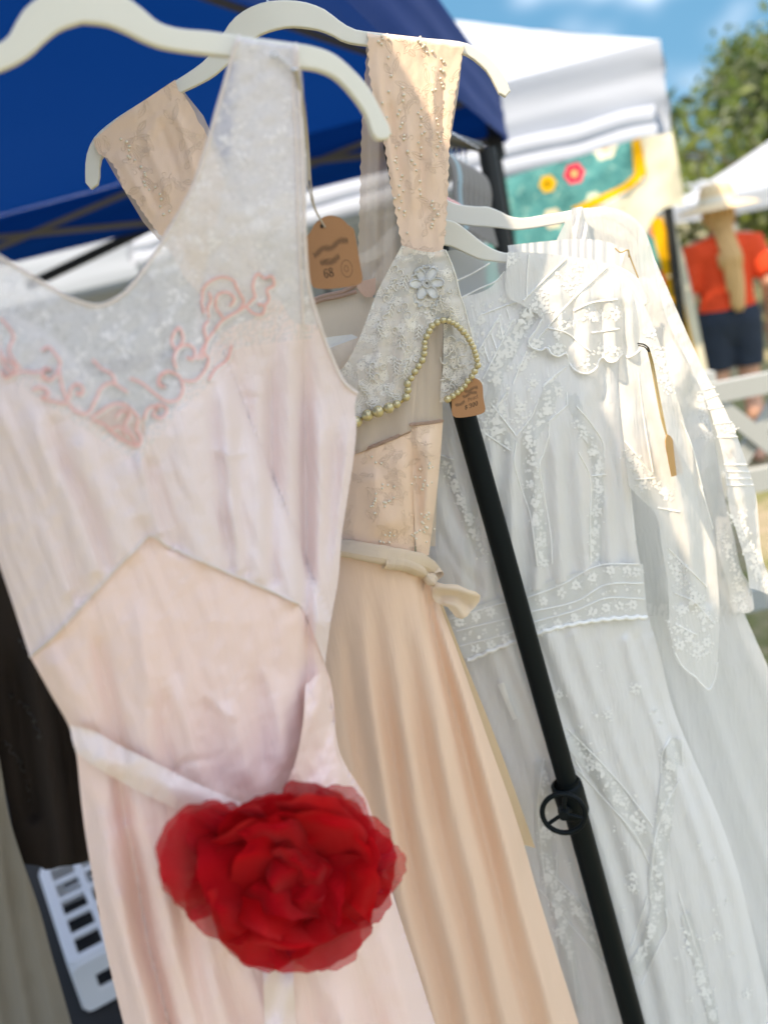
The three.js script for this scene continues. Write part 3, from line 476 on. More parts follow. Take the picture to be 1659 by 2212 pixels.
const pinkFolds = foldField([
  // bodice gathers
  [6, 26, 16, [[-30, 800], [30, 960], [95, 1110], [150, 1270]], 0, 1], [-5, 14, 14, [[0, 900], [51, 1034], [116, 1160], [172, 1290]], 0, 1],
  [7, 26, 18, [[60, 850], [100, 980], [150, 1090], [205, 1230]], 0, 1], [-5, 12, 14, [[102, 880], [140, 997], [186, 1080], [228, 1220]], 0, 1],
  [5, 30, 22, [[160, 900], [190, 1000], [240, 1110], [275, 1190]], 0, 1], [4, 30, 26, [[270, 985], [290, 1080], [310, 1150]], 0, 0],
  [-7, 9, 22, [[312, 965], [332, 1062], [356, 1146], [376, 1180]], 0, 1], [6, 12, 10, [[296, 970], [318, 1060], [345, 1150]], 0, 1],
  [5, 34, 22, [[390, 850], [410, 1000], [430, 1120], [440, 1200]], 0, 1], [-6, 12, 10, [[450, 801], [470, 983], [482, 1099], [503, 1225]], 0, 1],
  [7, 16, 20, [[478, 780], [495, 950], [505, 1100], [516, 1225]], 0, 1], [-5, 10, 10, [[512, 890], [520, 1099], [532, 1235]], 0, 1],
  [6, 18, 20, [[550, 760], [556, 950], [560, 1120], [562, 1245]], 0, 1], [-7, 12, 10, [[587, 740], [588, 1006], [592, 1255]], 0, 1],
  [8, 22, 14, [[622, 660], [626, 900], [628, 1150], [636, 1290]], 0, 1], [-14, 10, 16, [[652, 640], [657, 800], [659, 1000], [662, 1300], [662, 1560], [655, 1690]], 0, 0],
  [9, 16, 26, [[684, 830], [690, 1000], [688, 1200], [680, 1420]], 0, 0], [-5, 12, 16, [[720, 900], [716, 1050], [705, 1250]], 0, 0], [5, 12, 9, [[752, 870], [748, 980], [728, 1150], [715, 1320]], 0, 0],
  // skirt: smooth yoke panel, drag lines to the waist, deep folds below it
  [6, 40, 30, [[120, 1440], [165, 1520], [200, 1600]], 1, 0], [-9, 22, 16, [[205, 1330], [235, 1480], [262, 1620], [272, 1760]], 0, 1],
  [7, 34, 22, [[290, 1270], [320, 1420], [330, 1600], [335, 1720]], 0, 0], [-5, 18, 14, [[340, 1480], [360, 1600], [385, 1720]], 0, 0], [5, 22, 14, [[380, 1440], [410, 1570], [440, 1720]], 0, 0],
  [-5, 14, 18, [[430, 1480], [460, 1590], [480, 1730]], 0, 0], [5, 26, 18, [[490, 1500], [520, 1620], [540, 1720]], 0, 0], [-5, 16, 16, [[545, 1420], [560, 1560], [575, 1700]], 0, 0], [6, 20, 24, [[610, 1450], [605, 1580], [600, 1700]], 0, 0],
  [-26, 17, 12, [[245, 1596], [264, 1721], [296, 1883], [324, 2045], [366, 2212], [470, 2900]], 0, 1], [17, 36, 20, [[212, 1660], [240, 1850], [282, 2060], [322, 2212], [440, 2900]], 0, 1],
  [10, 22, 30, [[300, 1700], [330, 1850], [375, 2030], [420, 2212], [560, 2900]], 0, 1], [-12, 20, 30, [[345, 1760], [393, 1975], [444, 2212], [620, 2900]], 0, 1],
  [11, 30, 30, [[420, 1960], [475, 2212], [660, 2900]], 0, 1], [-11, 26, 24, [[470, 2020], [530, 2212], [720, 2900]], 0, 1], [10, 26, 30, [[530, 2050], [590, 2212], [790, 2900]], 0, 1], [-10, 24, 30, [[640, 2000], [680, 2212], [850, 2900]], 0, 1],
  [12, 34, 34, [[690, 2030], [745, 2212], [930, 2900]], 0, 1], [-10, 20, 26, [[740, 2000], [810, 2212], [1000, 2900]], 0, 1], [12, 34, 20, [[780, 1800], [830, 1990], [885, 2212], [1090, 2900]], 0, 1],
  // creases
  [-2.5, 6, 10, [[360, 1690], [400, 1650], [470, 1640]]], [2.5, 8, 8, [[430, 1480], [475, 1530], [520, 1555]]], [-2, 5, 7, [[90, 1430], [140, 1500], [180, 1530]]], [2.5, 6, 8, [[245, 1900], [300, 2000], [380, 2110]]], [2, 7, 7, [[450, 960], [500, 985], [540, 975]]], [-2, 6, 8, [[520, 850], [545, 862], [560, 850]]], [2.2, 8, 8, [[190, 1300], [150, 1350], [95, 1390]], 1, 1],
]);
const seamPink = [[66, 1418], [100, 1390], [150, 1340], [200, 1285], [250, 1230], [290, 1190], [328, 1156], [360, 1178], [400, 1196], [450, 1218], [500, 1240], [560, 1265], [610, 1288], [645, 1304], [662, 1330], [700, 1430]];
const hPink = (x, y) => {
  const l = pinkL(y), r = Math.min(pinkR(y), 900 + (y - 1800) * 0.4), s = clamp((x - l) / (r - l), 0, 1), top = smooth(y, 420, 900);
  let h = 0.009 + top * 0.055 * Math.sqrt(Math.max(0, 1 - Math.pow(Math.abs(2 * s - 0.95), 2.4) * 0.92)) - 0.03 * top;
  { const yt = lerp(77, 95, (x - 517) / 123); if (y < 140) h -= 0.014 * (1 - smooth(y, yt, yt + 7)); }
  h += 0.95 * pinkFolds(x, y) + 0.0022 * top * fbm(s * 26, y * 0.004, 2) * smooth(y, 900, 1000) + 0.0010 * fbm(x * 0.03, y * 0.025, 7) + 0.004 * smooth(y, 1900, 2200) * fbm(s * 9, y * 0.0012, 5);
  return h;
};
const satin = new THREE.MeshPhysicalMaterial({ color: new THREE.Color().setRGB(0.88, 0.685, 0.64), roughness: 0.4, specularIntensity: 0.6, side: THREE.DoubleSide, bumpMap: rep(streak, 0.3), bumpScale: 0.0008 });
const pinkCotton = cloth([0.88, 0.755, 0.745], { bumpMap: rep(streak, 0.2), bumpScale: 0.0012, transmission: 0.1 });
const yokeLace = canvasTex(1024, 1024, (c, w) => {
  reseed(33); c.fillStyle = 'rgb(165,165,165)'; c.fillRect(0, 0, w, w);
  const wrap = (x, y, f) => { for (const dx of [-w, 0, w]) for (const dy of [-w, 0, w]) if (Math.abs(x + dx - w / 2) < w * 0.62 && Math.abs(y + dy - w / 2) < w * 0.62) { c.save(); c.translate(x + dx, y + dy); f(); c.restore(); } };
  for (let i = 0; i < 1500; i++) { const g = 90 + rnd() * 150, a = 4 + rnd() * 14, b = 3 + rnd() * 9, t = rnd() * 3; wrap(rnd() * w, rnd() * w, () => { c.fillStyle = `rgba(${g},${g},${g},0.4)`; c.beginPath(); c.ellipse(0, 0, a, b, t, 0, 7); c.fill(); }); }
  for (let k = 0; k < 60; k++) { const r = 14 + rnd() * 26, n = 3 + Math.floor(rnd() * 4), o = rnd() * 6, l = 60 + rnd() * 90, q = (rnd() - 0.5) * 90, js = Array.from({ length: n }, () => [rnd(), rnd(), rnd()]); wrap(rnd() * w, rnd() * w, () => { c.rotate(o); c.strokeStyle = 'rgba(255,255,255,0.75)'; c.lineWidth = 5; c.beginPath(); c.moveTo(0, 0); c.quadraticCurveTo(q, l * 0.5, q * 0.4, l); c.stroke(); c.fillStyle = 'rgba(255,255,255,0.75)'; js.forEach(([a, b, d], i) => { c.beginPath(); c.ellipse((a - 0.5) * r * 2 + q * 0.3, b * l, r * (0.3 + 0.4 * d), r * 0.28, a * 6, 0, 7); c.fill(); }); }); }
}, false);
const yokeMat = cloth([0.92, 0.885, 0.9], { alphaMap: rep(yokeLace, 0.11), transparent: true, transmission: 0.15, bumpMap: rep(yokeLace, 0.11), bumpScale: 0.0006 });
{
  const b = plPink.pos(580, 110), t = thing('slip_dress', 'pale pink sleeveless slip dress with lace yoke and rose embroidery', 'dress', [b.x, b.y, b.z]);
  const neck = [[517, 78, 1], [505, 110], [490, 165], [468, 240], [443, 330], [414, 412], [370, 490], [318, 572], [270, 632], [240, 652], [214, 660], [185, 656], [140, 638], [80, 602], [20, 566], [-40, 530, 1]];
  const arm = [[640, 96, 1], [646, 200], [652, 300], [656, 420], [660, 540], [668, 620], [690, 700], [715, 768], [745, 828], [772, 850, 1]];
  const line = [[-60, 650, 1], [-10, 690], [8, 750], [45, 800], [85, 805], [120, 850], [165, 870], [205, 905], [240, 935], [298, 966], [318, 925], [345, 905], [385, 870], [398, 832], [432, 815], [450, 770], [470, 730], [505, 705], [545, 690], [575, 670], [598, 640], [612, 660], [628, 690], [660, 700]];
  put(t, 'lace_yoke', patch(plPink, [...neck, [-60, 560, 1], [-80, 720, 1], [40, 830], [130, 890], [220, 950], [298, 1000, 1], [370, 910], [450, 830], [500, 760], [590, 740], [672, 730, 1], [690, 700], [668, 620], [660, 540], [656, 420], [652, 300], [646, 200], [640, 96, 1]], hPink, 7), yokeMat);
  put(t, 'yoke_lining', patch(plPink, [[-90, 640, 1], [60, 690], [150, 760], [230, 850], [300, 920, 1], [340, 880], [400, 760], [440, 600], [478, 430], [500, 300], [516, 200], [524, 86, 1], [632, 98, 1], [640, 300], [644, 500], [650, 640], [672, 720, 1], [590, 745], [500, 765], [450, 835], [370, 915], [298, 1000, 1], [200, 940], [60, 850], [-90, 740, 1]], (x, y) => hPink(x, y) - 0.004, 8), cloth([0.88, 0.85, 0.87], { transparent: true, opacity: 0.68, transmission: 0.2 }));
  put(t, 'bodice', patch(plPink, [...line, [690, 702, 1], [715, 768], [745, 828], [772, 850, 1], [766, 880], [770, 910], [765, 980], [750, 1080], [738, 1160], [731, 1250], [715, 1340], [702, 1436, 1], ...seamPink.slice().reverse().map(([x, y]) => [x, y + 2]).slice(1).map((p, i, all) => (i === all.length - 1 ? [...p, 1] : p)), [0, 1222], [-40, 1130], [-95, 950], [-110, 780]], hPink, 6), pinkCotton);
  put(t, 'skirt', patch(plPink, [...seamPink.map(([x, y], i) => (i === 0 || i === 15 || i === 6 ? [x, y, 1] : [x, y])), [716, 1480], [722, 1550], [733, 1620], [748, 1655], [790, 1722], [815, 1800], [840, 1900], [870, 2000], [900, 2090], [940, 2212], [1190, 2900, 1], [800, 2960], [440, 2900, 1], [268, 2212], [250, 2140], [225, 2030], [205, 1920], [185, 1800], [175, 1720], [165, 1625], [150, 1570], [110, 1498]], (x, y) => hPink(x, y) - 0.002, 7), satin);
  // inside back of the dress
  put(t, 'back', patch(plPink, [[-80, 900, 1], [200, 980], [500, 900], [700, 860, 1], [765, 900], [760, 1000], [735, 1160], [700, 1440], [716, 1550], [740, 1650], [810, 1800], [930, 2212], [1170, 2900, 1], [460, 2900, 1], [285, 2212], [190, 1720], [160, 1570], [75, 1400], [0, 1215], [-60, 1060]], (x, y) => -0.03 - 0.03 * Math.sqrt(Math.max(0, 1 - Math.pow(Math.abs(2 * clamp((x - pinkL(y)) / (pinkR(y) - pinkL(y)), 0, 1) - 1), 2))) + 0.003 * fbm(x * 0.02, y * 0.004, 9), 16), satin);
  put(t, 'back_strap', patch(plPink, [[517, 80, 1], [640, 97, 1], [652, 150], [658, 260], [664, 420], [650, 520, 1], [600, 500], [530, 420], [500, 250]], (x, y) => -0.012 - 0.012 * smooth(y, 100, 500) - 0.0 + 0.001 * fbm(x * 0.05, y * 0.02), 9), yokeMat);
  const pipe = cloth([0.86, 0.78, 0.75], { transmission: 0.15, bumpScale: 0 });
  put(t, 'neck_binding', cord(plPink, hPink, neck.map((p) => p.slice(0, 2)), 0.0012, 0.0006, 7), pipe);
  put(t, 'armhole_binding', cord(plPink, hPink, arm.map((p) => [p[0], p[1]]), 0.0014, 0.0006, 7), pipe);
  put(t, 'strap_tuck', [cord(plPink, hPink, [[636, 100], [634, 200], [640, 320], [644, 470], [650, 600], [655, 700]], 0.0011, 0.0008)], pipe);
  put(t, 'seam', cord(plPink, hPink, seamPink.slice(0, 14), 0.0011, 0.0004), pipe);
  // rose cord embroidery: scrolls along the edge of the yoke, a pink cord with a pale one beside it
  const Z = (x, y) => [x * 0.5017, 475.6 + y * 0.5017];
  const scroll = [
    [[0, 420], [30, 450], [60, 500], [40, 560], [60, 600], [90, 640]], [[0, 560], [20, 620], [60, 660], [110, 650], [150, 655], [175, 650]], [[20, 590], [70, 640], [30, 680], [5, 650]],
    [[180, 560], [210, 545], [235, 570], [260, 610], [250, 650], [215, 690], [185, 670], [190, 640], [220, 645]], [[140, 730], [180, 720], [215, 750], [180, 765], [230, 780], [290, 785], [270, 720], [255, 640]],
    [[300, 770], [310, 720], [340, 705], [360, 730], [345, 755], [330, 740]], [[295, 790], [340, 830], [380, 830], [410, 780], [440, 720], [480, 700], [520, 720], [550, 740]], [[400, 600], [440, 640], [480, 660], [500, 700]],
    [[390, 850], [430, 830], [470, 800], [520, 790], [560, 810], [600, 850]], [[400, 860], [450, 880], [480, 910], [520, 940], [560, 960], [600, 975]], [[500, 850], [530, 820], [560, 840], [540, 880], [570, 930], [600, 970], [610, 940], [590, 900], [600, 860]], [[480, 900], [520, 890], [545, 930]],
    [[620, 860], [640, 810], [680, 800], [660, 840], [700, 850], [720, 810], [680, 790]], [[560, 680], [610, 700], [660, 740], [720, 780], [770, 770], [790, 720], [770, 670], [720, 650], [690, 670], [685, 710], [710, 715]],
    [[790, 690], [840, 690], [880, 650], [900, 600], [880, 570]], [[760, 640], [750, 590], [770, 550], [810, 535], [840, 560], [830, 600], [805, 590]], [[760, 560], [740, 520], [770, 460], [790, 510], [770, 550]], [[850, 600], [880, 540], [920, 480], [960, 430], [1010, 400], [1060, 370], [1100, 330]],
    [[960, 420], [930, 370], [940, 320], [980, 310], [1010, 340], [990, 370]], [[880, 400], [870, 350], [880, 290], [920, 255], [970, 245], [1010, 265], [1020, 300]], [[900, 420], [895, 380], [910, 340], [900, 310]], [[1010, 270], [1030, 310], [1050, 350], [1030, 390]], [[1060, 370], [1090, 400], [1130, 405], [1140, 370], [1110, 360]], [[1100, 330], [1090, 280], [1110, 230], [1140, 250], [1170, 240], [1180, 280], [1150, 300], [1160, 340], [1140, 370]], [[870, 600], [890, 520], [880, 460], [900, 430]], [[900, 690], [930, 640], [980, 600], [1000, 540]],
  ];
  const rose = [], pale = [];
  for (const s of scroll) { const p = s.map(([x, y]) => Z(x, y)); rose.push(patch(plPink, strip(p, 2.4), (x, y) => hPink(x, y) + 0.0016, 4, true)); pale.push(patch(plPink, strip(p.map(([x, y]) => [x + 3.4, y + 3]), 2.8), (x, y) => hPink(x, y) + 0.0012, 4, true)); }
  put(t, 'rose_embroidery', rose, cloth([0.86, 0.5, 0.47], { transmission: 0.05, bumpScale: 0 })); put(t, 'pale_embroidery', pale, cloth([0.89, 0.83, 0.83], { transmission: 0.1, bumpScale: 0 }));
  put(t, 'rose_motif', patch(plPink, [Z(400, 840), Z(460, 800), Z(530, 780), Z(590, 830), Z(625, 880), Z(620, 950), Z(600, 985), Z(540, 960), Z(470, 900)], (x, y) => hPink(x, y) + 0.0008, 6), cloth([0.87, 0.7, 0.65], { transmission: 0.1, bumpMap: rep(slub, 0.03), bumpScale: 0.002 }));
  // ribbon sash
  const sashMat = new THREE.MeshPhysicalMaterial({ color: new THREE.Color().setRGB(0.84, 0.71, 0.68), roughness: 0.42, specularIntensity: 0.6, side: THREE.DoubleSide, bumpMap: rep(slub, 0.09), bumpScale: 0.0007 });
  const hs = (x, y) => hPink(x, y) * 0.6 + 0.02 + 0.0035 * Math.sin((y - 1600 - (x - 160) * 0.4) * 0.055 + 0.7) + 0.003 * fbm(x * 0.012, y * 0.01, 3);
  put(t, 'sash', patch(plPink, [[152, 1566, 1], [200, 1578], [262, 1612], [340, 1650], [420, 1690], [530, 1738, 1], [600, 1800, 1], [520, 1790], [440, 1775], [370, 1742], [290, 1704], [220, 1664], [176, 1634], [164, 1622, 1], [156, 1595]], hs, 6), sashMat);
  put(t, 'sash_bow', patch(plPink, [[660, 1480, 1], [700, 1448], [716, 1485], [724, 1560], [722, 1610], [735, 1650], [775, 1720, 1], [700, 1740], [640, 1760], [600, 1760, 1], [622, 1690], [640, 1640], [655, 1560]], (x, y) => hPink(x, y) + 0.016 + 0.006 * Math.sin(x * 0.06 + y * 0.02) + 0.004 * fbm(x * 0.03, y * 0.012, 8), 6), satin);
  put(t, 'sash_tail', patch(plPink, [[566, 2020, 1], [632, 2020, 1], [634, 2110], [640, 2212], [650, 2420, 1], [580, 2420, 1], [572, 2212]], (x, y) => hPink(x, y) + 0.009 + 0.004 * Math.sin(y * 0.045) + 0.003 * Math.sin(x * 0.1 + y * 0.03), 6), sashMat);
}
// ---- red organza flower pinned at the waist
{
  const c = plPink.pos(612, 1888, 0.03), t = thing('fabric_flower', 'large ruffled red organza flower pinned at the pink sash', 'fabric flower', [c.x, c.y, c.z]);
  const org = (r, op) => new THREE.MeshPhysicalMaterial({ color: new THREE.Color().setRGB(...r), roughness: 1, side: THREE.DoubleSide, transparent: true, opacity: op, specularIntensity: 0.2, transmission: 0.3, thickness: 0 });
  const outer = [org([0.58, 0.006, 0.026], 0.66), org([0.58, 0.004, 0.018], 0.76)], inner = [org([0.5, 0.0015, 0.009], 0.84), org([0.56, 0.0015, 0.007], 0.9)];
  reseed(5);
  const petal = (tip, wide, lift0, lift1, ruff, curl, mat, from = [612, 1888]) => {
    const n = 26, m = 18, pos = [], uv = [], idx = [], dx = tip[0] - from[0], dy = tip[1] - from[1], L = Math.hypot(dx, dy), ux = dx / L, uy = dy / L, ph = rnd() * 6, ph2 = rnd() * 6, ph3 = rnd() * 6;
    for (let j = 0; j <= m; j++) for (let i = 0; i <= n; i++) {
      const r = j / m, s = (i / n) * 2 - 1, edge = 1 + 0.07 * Math.sin(s * 4 + ph) + 0.05 * fbm(s * 5 + ph, ph2) + 0.02 * Math.sin(s * 19 + ph2);
      const bend = s * 1.35, R = wide * edge, cx = L - wide * 0.92;                         // a round petal: a disc standing on a stalk
      const ax = lerp(0, cx + Math.cos(bend) * R * 0.92, r), bx = lerp(wide * 0.1 * s, Math.sin(bend) * R * 1.02, Math.pow(r, 0.8));
      const h = lerp(lift0, lift1, Math.pow(r, 1.3)) + curl * Math.pow(r, 4) + ruff * r * r * (Math.sin(s * 3.6 + ph + r * 2.5) * 0.6 + Math.sin(s * 7 + ph2 + r * 3) * 0.4) + 0.005 * Math.sin(r * 7 + ph3 + s * 2) * r + 0.026 * r * fbm(s * 0.9 + ph, r * 1.4, ph2) - 0.008 * s * s * (1 - r);
      const p = plPink.pos(from[0] + ux * ax - uy * bx, from[1] + uy * ax + ux * bx, 0.052 + h); pos.push(p.x - c.x, p.y - c.y, p.z - c.z); uv.push(i / n, r);
    }
    for (let j = 0; j < m; j++) for (let i = 0; i < n; i++) { const k = j * (n + 1) + i; idx.push(k, k + 1, k + n + 1, k + 1, k + n + 2, k + n + 1); }
    const g = new THREE.BufferGeometry(); g.setAttribute('position', new THREE.Float32BufferAttribute(pos, 3)); g.setAttribute('uv', new THREE.Float32BufferAttribute(uv, 2)); g.setIndex(idx); g.computeVertexNormals(); mesh('petal', g, mat, t);
  };
  // outer ring, flat and sheer; then fuller rings standing up towards the middle
  const O = [[344, 1838, 96], [420, 1768, 78], [545, 1722, 72], [668, 1722, 100], [778, 1722, 84], [842, 1808, 78], [876, 1872, 60], [838, 1950, 88], [742, 2086, 84], [640, 2044, 88], [528, 2084, 100], [416, 1986, 100]];
  O.forEach(([x, y, w], i) => petal([x, y], w, 0.0, 0.004 + 0.012 * rnd(), 0.009, 0.004, outer[i % 2]));
  O.forEach(([x, y, w], i) => { if (i % 2) return; const k = 0.93 + 0.06 * rnd(); petal([lerp(612, x, k) + 20 * (rnd() - 0.5), lerp(1888, y, k) + 16 * (rnd() - 0.5)], w * 1.45, 0.004, 0.016 + 0.016 * rnd(), 0.014, 0.006, inner[(i / 2) % 2]); });
  const P = (x, y, w, l0, l1, ruff, curl, fx, fy) => petal([x, y], w, l0, l1, ruff, curl, inner[Math.floor(rnd() * 2)], [fx, fy]);
  // a few big loose folds, none of them round the same middle
  for (const q of [[430, 1860, 150, 0.01, 0.036, 0.03, 0.0, 640, 1890], [600, 1745, 190, 0.014, 0.048, 0.034, -0.004, 620, 1870], [790, 1785, 170, 0.012, 0.044, 0.036, 0.0, 680, 1870], [800, 1950, 150, 0.01, 0.034, 0.034, 0.006, 680, 1900], [560, 2030, 180, 0.01, 0.036, 0.034, 0.0, 620, 1920]]) P(...q);
  for (const q of [[500, 1905, 140, 0.016, 0.056, 0.038, -0.012, 700, 1900], [700, 1815, 160, 0.02, 0.06, 0.04, -0.016, 620, 1900], [690, 1985, 140, 0.014, 0.048, 0.036, -0.006, 650, 1850]]) P(...q);
  for (const q of [[585, 1925, 90, 0.028, 0.066, 0.03, -0.022, 715, 1870], [680, 1850, 84, 0.028, 0.066, 0.03, -0.02, 620, 1915]]) P(...q);
}
// ---- price tag and safety pin on the pink strap
const scribble = (x, x0, y0, len, slope) => { x.lineWidth = 3.5; x.beginPath(); x.moveTo(x0, y0); for (let i = 1; i <= len / 7; i++) x.lineTo(x0 + i * 7, y0 + i * 7 * slope + (i % 2 ? -1 : 1) * (6 + 22 * Math.abs(Math.sin(i * 1.7 + y0)))); x.stroke(); };
function tagCard(label, plane, poly, lift, draw, hole, name = 'price_tag', w = 512) {
  const xs = poly.map((p) => p[0]), ys = poly.map((p) => p[1]), c = plane.pos((Math.min(...xs) + Math.max(...xs)) / 2, Math.min(...ys), lift), t = thing(name, label, 'price tag', [c.x, c.y, c.z]);
  const ab = poly.map(([x, y]) => plane.ab(x, y)), a0 = Math.min(...ab.map((p) => p[0])), a1 = Math.max(...ab.map((p) => p[0])), b0 = Math.min(...ab.map((p) => p[1])), b1 = Math.max(...ab.map((p) => p[1]));
  const g = slab(plane, poly, 0.0006, 0.00008, lift); const u = g.attributes.uv, pos = g.attributes.position;
  for (let i = 0; i < u.count; i++) { const q = plane.uv(V3(pos.getX(i), pos.getY(i), pos.getZ(i))); u.setXY(i, (q[0] - a0) / (a1 - a0), (q[1] - b0) / (b1 - b0)); }
  const tex = canvasTex(w, w, (x, W) => {
    reseed(hole[0] | 0); x.fillStyle = '#b0835c'; x.fillRect(0, 0, W, W);
    for (let i = 0; i < 5000; i++) { x.fillStyle = rnd() > 0.5 ? 'rgba(90,55,30,0.10)' : 'rgba(225,190,150,0.10)'; x.fillRect(rnd() * W, rnd() * W, 1 + rnd() * 7, 1.4); }
    x.strokeStyle = x.fillStyle = '#3d3026'; draw(x, W);
  });
  put(t, 'card', g, new THREE.MeshStandardMaterial({ map: tex, roughness: 0.85 }));
  return t;
}
{
  const poly = [[652, 577, 1], [672, 558], [690, 505], [706, 476], [722, 467], [742, 474], [752, 486], [768, 494], [772, 512, 1], [778, 560], [787, 610, 1], [783, 616], [745, 625], [676, 642, 1], [668, 636], [662, 606]].map((p) => [...p]);
  const tagPl = new Plane(715, 560, 0.76, -4);
  const t = tagCard('kraft paper price tag hanging by thin string beside the pink strap', tagPl, [[652, 520, 1], [668, 505], [682, 482], [702, 468], [720, 466], [742, 475], [752, 486], [764, 494], [768, 512], [778, 570], [783, 606], [776, 614], [680, 622], [672, 612], [662, 570]], 0, (x, W) => {
    x.lineWidth = 7; scribble(x, 80, 240, 360, -0.16); scribble(x, 130, 320, 200, -0.1); x.beginPath(); x.moveTo(150, 330); x.quadraticCurveTo(190, 270, 260, 300); x.stroke(); x.font = '600 90px serif'; x.fillText('68', 140, 420); x.beginPath(); x.ellipse(370, 385, 52, 60, 0.2, 0, 7); x.stroke(); x.beginPath(); x.ellipse(365, 385, 18, 22, 0, 0, 7); x.stroke();
    x.beginPath(); x.arc(220, 60, 16, 0, 7); x.fill();
  }, [702, 492]);
  const A = plPink.pos(640, 150, 0.014), B = tagPl.pos(703, 492, 0.001), s = [];
  for (const [o, q] of [[-1, 0.008], [1, 0.012]]) s.push(tubeGeo([A, plPink.pos(652 + o * 2, 215, 0.006), tagPl.pos(660 + o * 4, 320), tagPl.pos(669 + o * 3, 400), tagPl.pos(680 + o, 450), B], 0.0007, 50, 5));
  for (let k = 0; k < 2; k++) s.push(tubeGeo([A, plPink.pos(650, 200, 0.004), tagPl.pos(658 + k * 5, 300, 0.002), tagPl.pos(668 + k, 390, 0.001)], 0.0014, 30, 6));
  put(t, 'string', s, cloth([0.5, 0.44, 0.34], { transmission: 0 }));
  const pin = thing('safety_pin', 'small steel safety pin through the lace of the pink strap', 'safety pin', plPink.pos(595, 122, 0.012).toArray());
  const pp = (x, y, l = 0.0125) => plPink.pos(x, y, l), ringP = []; for (let i = 0; i <= 12; i++) ringP.push(pp(593 + 6 * Math.cos(i * 0.55), 118 + 6 * Math.sin(i * 0.55)));
  put(pin, 'wire', [tubeGeo([...ringP, pp(606, 124), pp(622, 138), pp(636, 150)], 0.0006, 60, 6), tubeGeo([pp(596, 124), pp(612, 136, 0.0105), pp(634, 154, 0.0105)], 0.0005, 20, 6)], chrome);
  const cp = new THREE.SphereGeometry(0.002, 10, 8); const cq = pp(637, 152); cp.scale(1.3, 0.8, 0.8); cp.translate(cq.x, cq.y, cq.z); put(pin, 'cap', cp, chrome);
}
// ================================================================== beige beaded dress
const beigeL = polyX([[793, 110], [775, 500], [700, 700], [730, 950], [720, 1190], [690, 1350], [700, 1700], [800, 2212], [960, 2900]]);
const beigeR = polyX([[1002, 95], [965, 400], [955, 560], [955, 900], [948, 1050], [925, 1200], [945, 1300], [1000, 1420], [1060, 1570], [1100, 1680], [1135, 1830], [1200, 2050], [1250, 2212], [1460, 2900]]);
const beigeFolds = foldField([
  // strap
  [3, 10, 8, [[815, 110], [825, 220], [845, 330], [865, 450]], 0, 0], [-3, 8, 8, [[840, 200], [850, 300], [868, 420]], 0, 0], [2.5, 8, 10, [[880, 240], [885, 350], [895, 480]], 0, 0], [-2.5, 7, 8, [[905, 280], [910, 400], [915, 500]], 0, 0], [2.5, 9, 7, [[940, 130], [935, 260], [935, 420]], 0, 0], [-2, 6, 7, [[958, 110], [955, 230], [948, 380]], 0, 0],
  // bodice
  [-6, 10, 14, [[893, 950], [898, 1030], [902, 1120], [906, 1180]], 0, 0], [7, 14, 12, [[930, 910], [926, 1040], [916, 1180]], 0, 0], [6, 30, 24, [[800, 1000], [815, 1080], [840, 1170]], 0, 0], [5, 30, 22, [[862, 960], [868, 1060], [872, 1170]], 0, 0],
  // skirt
  [-13, 16, 22, [[745, 1260], [760, 1480], [800, 1750], [850, 2000], [905, 2212], [1060, 2900]], 0, 1], [12, 26, 20, [[770, 1230], [790, 1450], [825, 1700], [880, 1980], [935, 2212], [1100, 2900]], 0, 1],
  [-10, 16, 18, [[800, 1235], [822, 1450], [860, 1700], [920, 1990], [975, 2212], [1150, 2900]], 0, 1], [11, 22, 22, [[830, 1235], [855, 1450], [895, 1700], [955, 1980], [1010, 2212], [1190, 2900]], 0, 1],
  [-9, 16, 16, [[858, 1240], [890, 1450], [935, 1700], [1000, 2000], [1055, 2212], [1240, 2900]], 0, 1], [10, 20, 20, [[885, 1245], [920, 1430], [970, 1680], [1035, 1980], [1090, 2212], [1290, 2900]], 0, 1],
  [-15, 10, 22, [[912, 1255], [945, 1400], [985, 1560], [1040, 1800], [1110, 2080], [1145, 2212], [1350, 2900]], 1, 1], [13, 16, 18, [[930, 1260], [965, 1400], [1015, 1560], [1080, 1790], [1160, 2080], [1195, 2212], [1400, 2900]], 1, 1],
]);
const hBeige = (x, y) => {
  const l = beigeL(y), r = beigeR(y), s = clamp((x - l) / (r - l), 0, 1), top = smooth(y, 560, 1000);
  return 0.007 + top * 0.05 * Math.sqrt(Math.max(0, 1 - Math.pow(Math.abs(2 * s - 1), 2.2) * 0.95)) - 0.02 * top - (y < 130 ? 0.013 * (1 - smooth(y, lerp(68, 92, (x - 795) / 207), lerp(68, 92, (x - 795) / 207) + 6)) : 0) + 1.3 * beigeFolds(x + 10 * NZ.noise(x * 0.006, y * 0.0022, 3) * smooth(y, 1300, 1600), y) * (1 + 0.16 * NZ.noise(x * 0.016, y * 0.0026, 11)) + 0.0012 * fbm(x * 0.05, y * 0.012, 4) + 0.0016 * smooth(y, 1300, 1500) * fbm(s * 14, y * 0.002, 6);
};
